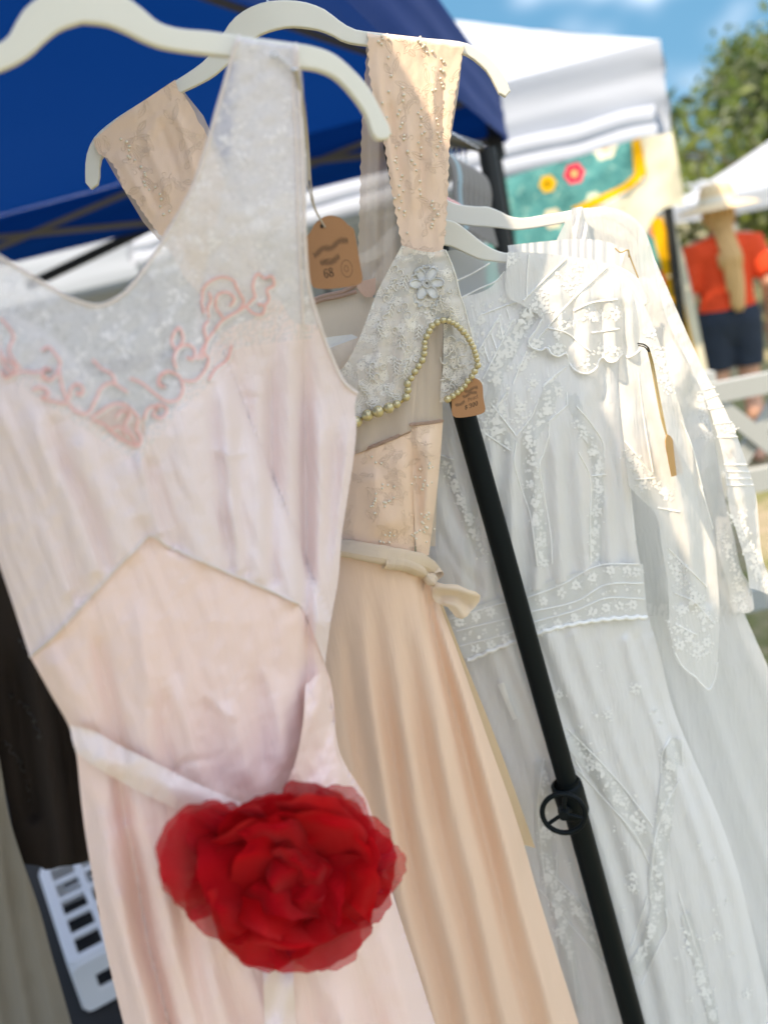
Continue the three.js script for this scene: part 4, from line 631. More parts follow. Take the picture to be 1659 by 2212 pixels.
const brocadeBump = canvasTex(1024, 1024, (c, w) => {
  reseed(61); c.fillStyle = '#666'; c.fillRect(0, 0, w, w);
  for (let i = 0; i < 60; i++) { const x = rnd() * w, y = rnd() * w, a = rnd() * 6.28, l = 60 + rnd() * 90; c.save(); c.translate(x, y); c.rotate(a); c.strokeStyle = 'rgba(255,255,255,0.75)'; c.lineWidth = 7; c.beginPath(); c.moveTo(0, 0); c.bezierCurveTo(l * 0.3, -30, l * 0.7, -30, l, 0); c.bezierCurveTo(l * 0.7, 30, l * 0.3, 30, 0, 0); c.stroke(); c.lineWidth = 5; c.beginPath(); c.moveTo(0, 0); c.lineTo(l, 0); c.stroke(); c.beginPath(); c.arc(-20, 0, 18, 0.3, 5); c.stroke(); c.restore(); }
  for (let i = 0; i < 9000; i++) { const g = rnd() > 0.5 ? 255 : 0; c.fillStyle = `rgba(${g},${g},${g},0.06)`; c.fillRect(rnd() * w, rnd() * w, 2 + rnd() * 3, 6 + rnd() * 16); }
}, false);
const crepe = cloth([0.94, 0.705, 0.54], { bumpMap: rep(streak, 0.35), bumpScale: 0.0007, transmission: 0.1 }), brocade = cloth([0.9, 0.685, 0.53], { bumpMap: rep(brocadeBump, 0.11), bumpScale: 0.0011, transmission: 0.08 }), peachTrim = cloth([0.78, 0.56, 0.45], { bumpMap: rep(slub, 0.02), bumpScale: 0.001 });
const chiffon = cloth([0.84, 0.72, 0.6], { transparent: true, opacity: 0.7, transmission: 0.3, bumpMap: rep(slub, 0.08), bumpScale: 0.0006 });
{
  const b = plBeige.pos(890, 100), t = thing('beaded_dress', 'beige beaded dress with wide lace-edged straps and a long crepe skirt', 'dress', [b.x, b.y, b.z]);
  const jag = (pts, amp, n, sd) => { reseed(sd); const c = curve2(pts, n); return c.map(([x, y], i) => [x + (i % 2 ? amp : -amp) * (0.5 + rnd() * 0.5), y + (rnd() - 0.5) * 2]); };
  const sR = jag([[1001, 96], [990, 170], [985, 195], [976, 260], [970, 330], [967, 420], [962, 500], [955, 556]], 2.2, 44, 3), sL = jag([[872, 545], [862, 500], [848, 425], [836, 350], [822, 270], [805, 200], [796, 140], [795, 74]], 2.4, 44, 4);
  put(t, 'front_strap', patch(plBeige, [[795, 68], [900, 80], [1002, 92], ...sR, ...sL], hBeige, 5, true), brocade);
  const hb = (x, y) => -0.012 - 0.02 * smooth(y, 100, 600) + 0.004 * Math.sin((x - 775) * 0.16 + y * 0.004) + 0.001 * fbm(x * 0.1, y * 0.01);
  put(t, 'back_strap', patch(plBeige, [[795, 68], [1002, 92], [990, 200], [960, 380], [930, 610], [812, 640], ...jag([[776, 612], [774, 540], [777, 440], [780, 330], [784, 220], [792, 110]], 2, 40, 5)], hb, 6, true), chiffon);
  // left strap over the far arm
  const lf = foldField([[3, 8, 10, [[300, 260], [330, 340], [370, 440]]], [-3, 7, 8, [[340, 250], [375, 340], [400, 430]]], [3, 8, 8, [[365, 215], [400, 300], [425, 400]]], [2.5, 9, 8, [[250, 320], [290, 390], [340, 470]]], [-2, 6, 6, [[280, 310], [320, 400], [355, 470]]]]);
  const hl = (x, y) => 0.008 + 0.006 * smooth(y, 300, 420) + lf(x, y) + 0.0012 * fbm(x * 0.04, y * 0.03, 3);
  put(t, 'front_strap', patch(plBeige, [[203, 302], [260, 252], [379, 172], [386, 196], [398, 204], [421, 242], ...jag([[430, 262], [452, 300], [480, 380], [520, 470], [560, 560]], 2, 20, 6), [600, 640], [470, 680], [400, 600], ...jag([[365, 528], [340, 500], [322, 476], [305, 452], [290, 430], [272, 415], [262, 396], [252, 366], [240, 350], [226, 338]], 2.2, 30, 7), [214, 332], [206, 316]], hl, 6, true), brocade);
  put(t, 'back_strap', patch(plBeige, [[205, 302], [379, 174], [440, 250], [520, 430], [600, 640], [500, 660], [380, 560], [310, 480], [250, 380]], (x, y) => -0.012 - 0.016 * smooth(y, 250, 600) + 0.001 * fbm(x * 0.05, y * 0.02), 9, true), chiffon);
  // back of the dress, seen inside the neckline
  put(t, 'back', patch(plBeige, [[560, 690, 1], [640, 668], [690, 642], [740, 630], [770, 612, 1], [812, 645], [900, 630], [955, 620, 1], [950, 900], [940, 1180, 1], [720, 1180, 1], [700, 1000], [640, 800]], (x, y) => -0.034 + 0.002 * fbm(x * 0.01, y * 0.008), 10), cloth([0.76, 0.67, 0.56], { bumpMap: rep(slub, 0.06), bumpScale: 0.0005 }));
  put(t, 'back_edging', [cord(plBeige, () => -0.03, [[560, 694], [640, 668], [690, 643], [740, 630], [772, 613]], 0.0026, 0.001), cord(plBeige, () => -0.03, [[560, 700], [640, 674], [690, 650], [735, 640], [770, 630]], 0.0022, 0.0016)], peachTrim);
  put(t, 'back_edging', patch(plBeige, [[768, 610, 1], [812, 600, 1], [808, 640], [790, 642, 1], [776, 630]], () => -0.024, 6), peachTrim);
  // sheer front panels between collar and bodice
  put(t, 'chiffon_panel', [patch(plBeige, [[905, 690, 1], [958, 690, 1], [955, 800], [956, 912, 1], [888, 924, 1], [896, 800]], (x, y) => hBeige(x, y) + 0.001 + 0.0012 * Math.sin(x * 0.3), 6), patch(plBeige, [[690, 760, 1], [880, 690, 1], [900, 800], [888, 930, 1], [760, 985, 1], [720, 900]], (x, y) => hBeige(x, y) + 0.003 * Math.sin(x * 0.07 + y * 0.01), 7)], chiffon);
  put(t, 'bodice', patch(plBeige, [[700, 1010, 1], [765, 972], [800, 968], [850, 948], [888, 932, 1], [892, 1000], [894, 1090], [896, 1196, 1], [820, 1200], [715, 1175, 1]], hBeige, 6), brocade);
  put(t, 'side_panel', patch(plBeige, [[886, 916, 1], [920, 914], [957, 908, 1], [951, 990], [944, 1060], [934, 1140], [926, 1200, 1], [900, 1200, 1], [893, 1090], [890, 1000]], (x, y) => hBeige(x, y) + 0.006 * smooth(x, 888, 905), 5), cloth([0.9, 0.7, 0.55], { transmission: 0.08, bumpMap: rep(brocadeBump, 0.11), bumpScale: 0.0012 }));
  put(t, 'lace_edging', [cord(plBeige, hBeige, curve2([[748, 984], [800, 966], [850, 946], [886, 930]], 60).map(([x, y], i) => [x, y + (i % 2 ? 2.5 : -2.5)]), 0.0012, 0.001), cord(plBeige, hBeige, curve2([[886, 917], [920, 914], [957, 909]], 36).map(([x, y], i) => [x, y + (i % 2 ? 2 : -2)]), 0.0012, 0.0065)], peachTrim);
  put(t, 'skirt', patch(plBeige, [[700, 1168, 1], [820, 1195], [925, 1205, 1], [938, 1260], [948, 1300], [985, 1400], [1020, 1500], [1062, 1620], [1098, 1720], [1130, 1818], [1160, 1925], [1200, 2055], [1250, 2212], [1460, 2900, 1], [960, 2900, 1], [800, 2212], [700, 1700], [690, 1350]], (x, y) => hBeige(x, y) - 0.001, 7), crepe);
  put(t, 'side_drape', patch(plBeige, [[932, 1250, 1], [950, 1290], [1000, 1420], [1060, 1568], [1102, 1680], [1156, 1832, 1], [1128, 1824, 1], [1080, 1720], [1020, 1560], [960, 1400]], (x, y) => hBeige(Math.min(x, beigeR(y) - 6), y) - 0.012 - 0.0005 * Math.max(0, x - beigeR(y)), 6), cloth([0.8, 0.6, 0.38], { transmission: 0.3 }));
  // tied belt
  const B = (pts, r0, r1, lift, sd) => { const c = curve2(pts, 60), g = tubeGeo(c.map(([x, y]) => plBeige.pos(x, y, hBeige(Math.min(x, 935), y) + lift)), 1, 90, 18), p = g.attributes.position, cu = new THREE.CatmullRomCurve3(c.map(([x, y]) => plBeige.pos(x, y, hBeige(Math.min(x, 935), y) + lift)), false, 'centripetal'); for (let i = 0; i <= 90; i++) { const q = cu.getPointAt(i / 90), r = lerp(r0, r1, i / 90) * (1 + 0.12 * fbm(i * 0.12, sd)); for (let k = 0; k <= 18; k++) { const j = i * 19 + k, v = V3(p.getX(j), p.getY(j), p.getZ(j)), q0 = cu.getPointAt(i / 90); v.sub(q0); const cr = 1 + 0.16 * Math.sin(k / 18 * 6.283 * 2 + i * 0.05 + sd) + 0.1 * Math.sin(k / 18 * 6.283 * 3 + sd * 2); v.multiplyScalar(r * cr); v.z *= 0.55; p.setXYZ(j, q.x + v.x, q.y + v.y, q.z + v.z); } } g.computeVertexNormals(); return g; };
  const beltMat = cloth([0.84, 0.69, 0.52], { bumpMap: rep(slub, 0.04), bumpScale: 0.0004, transmission: 0.15 });
  put(t, 'belt', B([[640, 1182], [735, 1184], [800, 1196], [870, 1208], [920, 1222], [942, 1248]], 0.0105, 0.0085, 0.008, 1), beltMat);
  put(t, 'belt', B([[830, 1214], [880, 1222], [915, 1240], [934, 1258], [925, 1246]], 0.007, 0.006, 0.011, 4), beltMat);
  const kf = foldField([[6, 10, 10, [[945, 1268], [985, 1275], [1030, 1285]], 1, 1], [-6, 8, 10, [[955, 1290], [985, 1290], [1010, 1310]], 1, 1], [4, 8, 8, [[960, 1300], [985, 1310], [1000, 1330]], 1, 1]]);
  put(t, 'belt_end', patch(plBeige, [[934, 1254, 1], [960, 1262], [985, 1262], [1012, 1274], [1028, 1278], [1038, 1288], [1034, 1302], [1012, 1326], [1005, 1336], [985, 1334], [968, 1312], [945, 1304], [934, 1290, 1]], (x, y) => 0.02 + 0.012 * Math.sin((x - 930) * 0.025) + kf(x, y), 4), beltMat);
  // beads sewn in rows on strap and bodice
  const beads = []; reseed(8);
  const bead = (x, y, h) => { const g = new THREE.IcosahedronGeometry(0.0012 + rnd() * 0.0004, 1), p = plBeige.pos(x, y, h(x, y) + 0.0008); g.translate(p.x, p.y, p.z); beads.push(g); };
  for (const path of [[[842, 130], [838, 180], [832, 230], [850, 300], [870, 420], [880, 500]], [[905, 85], [915, 100], [928, 112]], [[955, 130], [957, 160], [950, 190], [938, 200]], [[870, 195], [862, 240], [866, 270], [872, 300]], [[905, 235], [915, 270], [910, 300], [905, 330]], [[945, 260], [950, 300], [948, 330]], [[855, 340], [862, 390], [858, 430], [870, 460]], [[880, 330], [900, 380], [905, 420]], [[930, 430], [940, 460], [935, 490]], [[820, 82], [830, 90], [836, 80]]]) for (const [x, y] of curve2(path, path.length * 2)) bead(x + (rnd() - 0.5) * 12, y + (rnd() - 0.5) * 12, hBeige);
  for (let i = 0; i < 150; i++) { const x = 770 + rnd() * 175, y = 985 + rnd() * 190; if (Math.sin(x * 0.07) + Math.sin(y * 0.06 + x * 0.03) > 0.4) bead(x, y, (a, b2) => hBeige(a, b2) + (a > 895 ? 0.006 : 0)); }
  for (let i = 0; i < 22; i++) { const k = i / 22; bead(262 + k * 120 + 8 * Math.sin(i), 300 + k * 190 + (rnd() - 0.5) * 16, hl); }
  put(t, 'beads', beads, solid([0.8, 0.73, 0.6], 0.25), { kind: 'stuff' });
}
// ================================================================== lace collar edged with pearls, laid over the beige dress
{
  const laceTex = canvasTex(1024, 1024, (c, w) => {
    reseed(77); c.fillStyle = 'rgb(160,160,160)'; c.fillRect(0, 0, w, w); c.lineCap = 'round';
    c.strokeStyle = 'rgba(150,150,150,0.7)'; c.lineWidth = 2; for (let i = 0; i < w; i += 16) { c.beginPath(); c.moveTo(i, 0); c.lineTo(i, w); c.moveTo(0, i); c.lineTo(w, i); c.stroke(); }
    const sprig = (x, y, a, s) => { c.save(); c.translate(x, y); c.rotate(a); c.scale(s, s); c.strokeStyle = '#fff'; c.lineWidth = 11; c.beginPath(); c.moveTo(0, 0); c.quadraticCurveTo(30, 60, 0, 130); c.stroke(); for (let k = 0; k < 5; k++) for (const q of [-1, 1]) { c.beginPath(); c.moveTo(10, 20 + k * 24); c.quadraticCurveTo(10 + q * 20, 10 + k * 24, 10 + q * 36, k * 24); c.stroke(); c.beginPath(); c.arc(10 + q * 40, k * 24 - 2, 9, 0, 7); c.fillStyle = '#fff'; c.fill(); } c.restore(); };
    const bloom = (x, y, r) => { c.fillStyle = 'rgba(235,235,235,0.85)'; c.strokeStyle = '#fff'; c.lineWidth = 8; for (let k = 0; k < 6; k++) { const a = k * 1.047 + x; c.beginPath(); c.ellipse(x + Math.cos(a) * r * 0.6, y + Math.sin(a) * r * 0.6, r * 0.5, r * 0.33, a, 0, 7); c.fill(); c.stroke(); } c.fillStyle = 'rgb(70,70,70)'; c.beginPath(); c.arc(x, y, r * 0.18, 0, 7); c.fill(); };
    for (let i = 0; i < 34; i++) sprig(60 + rnd() * (w - 120), 40 + rnd() * (w - 180), rnd() * 6.28, 0.7 + rnd() * 0.5);
    for (let i = 0; i < 22; i++) bloom(70 + rnd() * (w - 140), 70 + rnd() * (w - 140), 36 + rnd() * 26);
    for (let i = 0; i < 60; i++) { c.strokeStyle = '#fff'; c.lineWidth = 8; const x = rnd() * w, y = rnd() * w; c.beginPath(); c.arc(x, y, 16 + rnd() * 18, rnd() * 6, rnd() * 6 + 4); c.stroke(); }
  }, false);
  const lace = cloth([0.9, 0.86, 0.78], { alphaMap: rep(laceTex, 0.075), transparent: true, bumpMap: rep(laceTex, 0.075), bumpScale: 0.0016, transmission: 0.1 }), thread = cloth([0.82, 0.79, 0.72], { transmission: 0.05, bumpScale: 0 }), white = cloth([0.85, 0.86, 0.85], { transmission: 0.1, bumpMap: rep(slub, 0.02), bumpScale: 0.0006 });
  const cf = foldField([[4, 18, 14, [[885, 560], [880, 680], [868, 800], [862, 870]], 0, 0], [-3, 10, 12, [[905, 560], [900, 650], [895, 760]], 0, 0], [4, 16, 16, [[840, 640], [825, 740], [805, 850]], 0, 0], [-3, 12, 12, [[850, 700], [840, 780], [830, 860]], 0, 0], [4, 16, 12, [[950, 560], [965, 640], [985, 700]], 0, 0]]);
  const hc = (x, y) => hBeige(Math.min(x, 950), y) + 0.012 + cf(x, y) + 0.0014 * fbm(x * 0.05, y * 0.05, 2);
  const b = plBeige.pos(915, 545, 0.02), t = thing('lace_collar', 'cream lace collar edged with golden pearls, laid over the beige dress', 'collar', [b.x, b.y, b.z]);
  const loop = [[700, 945], [775, 908], [800, 896], [832, 886], [862, 874], [876, 856], [880, 838], [886, 822], [898, 802], [910, 780], [917, 758], [917, 742], [922, 722], [934, 703], [952, 692]];
  const pearls = [[770, 911, 24], [794, 897, 24], [817, 889, 24], [840, 881, 22], [857, 873, 17], [877, 858, 17], [881, 843, 15], [880, 829, 15], [888, 817, 13], [896, 803, 14], [904, 791, 14], [912, 778, 14], [916, 764, 14], [917, 751, 12], [917, 740, 12], [921, 727, 14], [927, 715, 14], [933, 704, 14], [944, 697, 14], [957, 692, 14], [969, 693, 13], [978, 697, 12], [986, 702, 13], [994, 709, 13], [1001, 717, 14], [1008, 725, 12], [1013, 733, 13], [1018, 742, 12], [1022, 750, 13], [1025, 759, 12], [1028, 768, 13], [1030, 777, 12], [1032, 789, 14], [1025, 802, 14], [1019, 813, 13], [1010, 823, 13], [1004, 833, 12], [996, 841, 13], [988, 848, 13], [978, 855, 14], [967, 862, 16], [744, 924, 24], [716, 938, 24]];
  put(t, 'lace', patch(plBeige, [[868, 530, 1], [900, 540], [935, 545], [960, 538, 1], [975, 570], [985, 600], [992, 632], [1003, 664], [1012, 700], [1024, 745], [1033, 785, 1], [1028, 768], [1016, 738], [1000, 716], [976, 696], [955, 691], [934, 703], [922, 722], [917, 742], [917, 758], [910, 780], [898, 802], [886, 822], [880, 838], [876, 856], [862, 874], [832, 886], [800, 896], [775, 908], [700, 945, 1], [640, 900, 1], [690, 830], [740, 795], [772, 740], [792, 690], [815, 630], [838, 585]], hc, 5), lace);
  const hbk = (x, y) => 0.012 + 0.0012 * fbm(x * 0.06, y * 0.05);
  put(t, 'lace_underside', patch(plBeige, [[958, 700, 1], [985, 702], [1014, 738], [1032, 788, 1], [1012, 828], [990, 850], [962, 868, 1], [952, 872], [956, 800]], hbk, 5), lace);
  // crocheted flower and single raised sprigs
  const fc = [922, 612], fl = [], out = [];
  for (let k = 0; k < 6; k++) { const a = k * 1.047 - 1.1, p = (r, o) => { const x = fc[0] + Math.cos(a + o) * r, y = fc[1] + Math.sin(a + o) * r; return plBeige.pos(x, y, hc(x, y) + 0.0022); }; fl.push(patch(plBeige, Array.from({ length: 10 }, (_, i) => { const q = i / 10 * 6.283, u = 20 + Math.cos(q) * 16, v = Math.sin(q) * 9; return [fc[0] + Math.cos(a) * u - Math.sin(a) * v, fc[1] + Math.sin(a) * u + Math.cos(a) * v]; }), (x, y) => hc(x, y) + 0.0016, 4)); out.push(tubeGeo([p(7, -0.3), p(22, -0.42), p(36, -0.12), p(36, 0.12), p(22, 0.42), p(7, 0.3)], 0.0009, 24, 5)); }
  for (const r of [9, 5]) out.push(tubeGeo(Array.from({ length: 12 }, (_, i) => { const x = fc[0] + Math.cos(i * 0.5236) * r, y = fc[1] + Math.sin(i * 0.5236) * r; return plBeige.pos(x, y, hc(x, y) + 0.003); }), 0.0011, 30, 6, true));
  { const sc = []; for (let i = 0; i < 60; i++) { const a = i / 60 * 6.283, r = (i % 3 === 1 ? 43 : 38) * (1 + 0.12 * Math.cos(a - 1.6)); sc.push(plBeige.pos(fc[0] + Math.cos(a) * r * 0.88, fc[1] + 3 + Math.sin(a) * r * 1.12, hc(fc[0], fc[1]) + 0.002)); } out.push(tubeGeo(sc, 0.001, 160, 5, true)); }
  const flower = put(t, 'crocheted_flower', fl, white); put(t, 'flower_outline', out, white, undefined, flower);
  const sp = []; reseed(21);
  const sprigAt = (x, y, a, n) => { const P = (u, v) => { const X = x + Math.cos(a) * u - Math.sin(a) * v, Y = y + Math.sin(a) * u + Math.cos(a) * v; return plBeige.pos(X, Y, hc(X, Y) + 0.0012); }; sp.push(tubeGeo([P(0, 0), P(n * 4, 2), P(n * 8, 0)], 0.0007, 14, 5)); for (let i = 1; i <= n; i++) for (const s of [-1, 1]) sp.push(tubeGeo([P(i * 8 - 6, 0), P(i * 8 - 2, s * 4), P(i * 8 + 2, s * 7)], 0.0006, 6, 4)); };
  for (const [x, y, a, n] of [[852, 770, 1.5, 5], [798, 790, 1.4, 4], [868, 720, 1.7, 4], [830, 830, 1.2, 4], [880, 780, 1.8, 5], [815, 700, 1.2, 4], [775, 830, 0.9, 4], [905, 700, 1.6, 4], [850, 650, 1.9, 4], [790, 870, 0.4, 3], [845, 850, 0.8, 3], [950, 640, 1.3, 4], [880, 590, 1.9, 4], [970, 660, 1.3, 3], [858, 600, 2.1, 3]]) sprigAt(x, y, a, n);
  for (let i = 0; i < 46; i++) { const x = 790 + rnd() * 190, y = 580 + rnd() * 270, r = 4 + rnd() * 6; if (!inside([[868, 540], [955, 550], [1000, 660], [930, 690], [880, 830], [780, 890], [760, 800], [830, 610]], x, y)) continue; const a0 = rnd() * 6; sp.push(tubeGeo(Array.from({ length: 7 }, (_, k) => { const X = x + Math.cos(a0 + k * 0.8) * r * (1 - k * 0.06), Y = y + Math.sin(a0 + k * 0.8) * r; return plBeige.pos(X, Y, hc(X, Y) + 0.001); }), 0.0006, 14, 4)); }
  for (let i = 0; i < 26; i++) { const x = 962 + rnd() * 60, y = 720 + rnd() * 130; if (!inside([[962, 705], [1005, 730], [1028, 788], [985, 845], [962, 862]], x, y)) continue; const a = rnd() * 6; sp.push(tubeGeo([0, 1, 2, 3].map((k) => plBeige.pos(x + Math.cos(a + k * 0.6) * k * 6, y + Math.sin(a + k * 0.6) * k * 7, 0.0145)), 0.0007, 10, 4)); }
  put(t, 'corded_sprigs', sp, thread, { kind: 'stuff' });
  put(t, 'edge_cord', [cord(plBeige, hc, loop.map(([x, y]) => [x - 3, y - 4]), 0.0011, 0.001), cord(plBeige, hc, [[962, 540], [975, 570], [985, 600], [992, 632], [1003, 664], [1012, 700], [1024, 745], [1031, 780]], 0.0009, 0.0006)], thread);
  const pearlMat = new THREE.MeshPhysicalMaterial({ color: new THREE.Color().setRGB(0.56, 0.48, 0.26), roughness: 0.16, metalness: 0.35, clearcoat: 1, clearcoatRoughness: 0.05 }), pg = new THREE.SphereGeometry(1, 24, 16), cup = new THREE.TorusGeometry(1, 0.22, 8, 20), gold = solid([0.42, 0.3, 0.1], 0.35, { metalness: 0.8 });
  pearls.forEach(([x, y, d], i) => { const lower = i > 20 && i < 41, p = plBeige.pos(x, y, (lower ? lerp(hc(952, 700), 0.02, smooth(i, 20, 34)) : hc(x, y)) + 0.004), r = d / 2 / FPX * 0.99 * 1.02; const m = mesh('pearl', pg, pearlMat, t); m.position.copy(p).sub(t.position); m.scale.setScalar(r); });
  put(t, 'bead_wire', tubeGeo([...pearls.slice(41).reverse(), ...pearls.slice(0, 41)].map(([x, y], j) => { const i = j - 2; const lower = i > 20; return plBeige.pos(x, y + 1, (lower ? lerp(hc(952, 700), 0.02, smooth(i, 20, 34)) : hc(x, y)) + 0.002); }), 0.0016, 200, 6), gold);
  // the blue-white embroidered tab at the shoulder, part of the collar's far end
  put(t, 'linen_tab', patch(plBeige, [[660, 742, 1], [700, 730], [760, 722, 1], [772, 728], [765, 756], [745, 778], [722, 798], [690, 800, 1]], (x, y) => 0.004 + 0.0006 * fbm(x * 0.1, y * 0.1), 5), white);
}
{
  const pl = new Plane(1010, 850, 0.928, 0);
  const t = tagCard('small brown price tag tucked behind the pearls, handwritten price', pl, [[975, 858, 1], [985, 852], [1000, 838], [1012, 820], [1020, 816], [1030, 818], [1038, 824], [1042, 834], [1044, 860], [1048, 886], [1044, 892], [985, 902], [978, 898]], 0, (x, W) => {
    scribble(x, 230, 170, 210, -0.14); scribble(x, 190, 230, 230, -0.14); scribble(x, 60, 330, 160, -0.16); x.save(); x.rotate(-0.14); x.font = 'italic 66px serif'; x.fillText('Pearl', 210, 345); x.font = 'italic 600 84px serif'; x.fillText('$ 300', 130, 440); x.restore();
  }, [1020, 830]);
  put(t, 'string', tubeGeo([pl.pos(1020, 824, 0.002), pl.pos(1014, 816, 0.004), pl.pos(1010, 822, 0.0)], 0.0006, 12, 5), cloth([0.4, 0.33, 0.25], { transmission: 0 }));
}
// ================================================================== white lace dresses
const voile = cloth([0.86, 0.855, 0.845], { bumpMap: rep(streak, 0.18), bumpScale: 0.0008, transmission: 0.12, transparent: true, opacity: 0.9 }), voileSheer = cloth([0.86, 0.862, 0.845], { transparent: true, opacity: 0.75, bumpMap: rep(streak, 0.14), bumpScale: 0.0007, transmission: 0.15 });
const netTex = canvasTex(512, 512, (c, w) => { reseed(17); c.fillStyle = 'rgb(120,120,120)'; c.fillRect(0, 0, w, w); c.strokeStyle = 'rgb(175,175,175)'; c.lineWidth = 2; for (let i = 0; i < w; i += 8) { c.beginPath(); c.moveTo(i, 0); c.lineTo(i, w); c.moveTo(0, i); c.lineTo(w, i); c.stroke(); } }, false);
const net = cloth([0.8, 0.81, 0.79], { alphaMap: rep(netTex, 0.03), transparent: true, transmission: 0.2, bumpScale: 0 });
const insertion = cloth([0.82, 0.825, 0.805], { transmission: 0.1, bumpMap: rep(netTex, 0.03), bumpScale: 0.0005 });
const thread2 = cloth([0.95, 0.95, 0.93], { transmission: 0.03, bumpScale: 0 });
// embroidered motifs sewn onto a cloth: flowers, dots
function motifs(plane, h, flowers, dots, sd, size = 13) {
  const pos = [], nor = [], uv = [], idx = []; reseed(sd);
  const blob = (x, y, rx, ry, a, lift = 0.0008) => {                     // a flat satin-stitched leaf or dot, slightly domed
    const k = pos.length / 3, n = 9, c = plane.pos(x, y, h(x, y) + lift + 0.0003); pos.push(c.x, c.y, c.z); nor.push(plane.n.x, plane.n.y, plane.n.z); uv.push(0, 0);
    for (let i = 0; i < n; i++) { const t = i / n * 6.283, u = Math.cos(t) * rx * (0.9 + 0.2 * rnd()), v = Math.sin(t) * ry * (0.9 + 0.2 * rnd()), X = x + Math.cos(a) * u - Math.sin(a) * v, Y = y + Math.sin(a) * u + Math.cos(a) * v, p = plane.pos(X, Y, h(X, Y) + lift); pos.push(p.x, p.y, p.z); nor.push(plane.n.x, plane.n.y, plane.n.z); uv.push(0, 0); }
    for (let i = 0; i < n; i++) idx.push(k, k + 1 + ((i + 1) % n), k + 1 + i);
  };
  for (const [x, y, s = 1] of flowers) { const n = 5 + Math.floor(rnd() * 2), a0 = rnd() * 6; for (let i = 0; i < n; i++) { const a = a0 + i * 6.283 / n + 0.3 * (rnd() - 0.5), r = size * (0.45 + 0.2 * rnd()) * s; blob(x + Math.cos(a) * r, y + Math.sin(a) * r, size * 0.36 * s, size * (0.24 + 0.1 * rnd()) * s, a, 0.0007 + 0.0003 * rnd()); } for (let i = 0; i < 5; i++) { const a = rnd() * 6, r = size * (0.95 + 0.5 * rnd()) * s; blob(x + Math.cos(a) * r, y + Math.sin(a) * r, size * 0.26 * s, size * 0.1 * s, a + rnd()); } }
  for (const [x, y, r = 4] of dots) { blob(x, y, r * (0.8 + 0.4 * rnd()), r * (0.8 + 0.3 * rnd()), 0); for (let i = 0; i < 2; i++) blob(x + (rnd() - 0.5) * 22, y + (rnd() - 0.5) * 22, 1.6 + rnd() * 1.6, 1.2 + rnd(), rnd() * 3); }
  const g = new THREE.BufferGeometry(); g.setAttribute('position', new THREE.Float32BufferAttribute(pos, 3)); g.setAttribute('normal', new THREE.Float32BufferAttribute(nor, 3)); g.setAttribute('uv', new THREE.Float32BufferAttribute(uv, 2)); g.setIndex(idx); return g;
}
const along = (path, n, off, sd) => { reseed(sd); return curve2(path, Math.round(n * 1.6)).map(([x, y]) => [x + (rnd() - 0.5) * off * 2, y + (rnd() - 0.5) * off * 1.2, 2.6 + rnd() * 2.6]); };
const Z6 = (p) => p.map(([x, y, s]) => [963 + x * 0.2258, 505 + y * 0.2258, s].slice(0, s ? 3 : 2)), ZB = (p) => p.map(([x, y, s]) => [921.5 + x * 0.3225, 802.6 + y * 0.3225, s].slice(0, s ? 3 : 2)), ZS = (p) => p.map(([x, y, s]) => [1010.7 + x * 0.391, 1427 + y * 0.391, s].slice(0, s ? 3 : 2));
const w1L = polyX([[930, 600], [925, 1200], [960, 1330], [1060, 1570], [1160, 1850], [1250, 2212], [1420, 2900]]), w1R = polyX([[1330, 590], [1344, 899], [1357, 1028], [1386, 1238], [1395, 1331], [1452, 1525], [1550, 1759], [1597, 1896], [1660, 2212], [1840, 2900]]);
reseed(404);
const gath = []; for (let i = 0; i < 15; i++) { const k = (i + 0.5) / 15, x0 = lerp(1010, 1330, k), x1 = lerp(985, 1388, k); gath.push([(i % 2 ? -1 : 1) * (3.6 + 2.6 * rnd()), 8 + 6 * rnd(), 8 + 6 * rnd(), [[lerp(x0, x1, 0.3) + 10 * (rnd() - 0.5), 900 + 60 * rnd()], [lerp(x0, x1, 0.65) + 8 * (rnd() - 0.5), 1080], [x1, 1268 + (i < 8 ? 20 : 0)]], 0, 1]); }
const skF = []; for (let i = 0; i < 17; i++) { const k = (i + 0.5) / 17, j = (rnd() - 0.5) * 0.05, f = (y) => lerp(w1L(y), w1R(y), clamp(k + j, 0, 1)); skF.push([(i % 2 ? -1 : 1) * (3 + 8 * rnd()), 10 + 22 * rnd(), 10 + 22 * rnd(), [[f(1380), 1385], [f(1520), 1520], [f(1700), 1700], [f(1950), 1950], [f(2212), 2212], [f(2900), 2900]], 1, 1]); }
const w1Folds = foldField([...gath, ...skF,
  [-6, 8, 12, [[950, 1000], [985, 1120], [1040, 1240]], 0, 0], [5, 12, 10, [[935, 1040], [965, 1150], [1010, 1260]], 0, 0], [-5, 8, 10, [[940, 1120], [985, 1210], [1050, 1290]], 0, 0], [5, 10, 10, [[960, 900], [985, 1040], [1020, 1160]], 0, 0],
  [7, 16, 10, [[1318, 780], [1332, 900], [1345, 1030], [1362, 1180], [1380, 1240]], 0, 0], [-5, 12, 12, [[1290, 800], [1300, 950], [1310, 1100]], 0, 0], [4, 14, 12, [[1250, 800], [1255, 900], [1262, 1000]], 0, 0],
  [5, 22, 16, [[1200, 650], [1230, 720], [1240, 790]], 0, 0], [-4, 14, 14, [[1280, 640], [1310, 700], [1320, 770]], 0, 0], [5, 14, 12, [[1330, 600], [1345, 680], [1350, 760]], 0, 0]]);
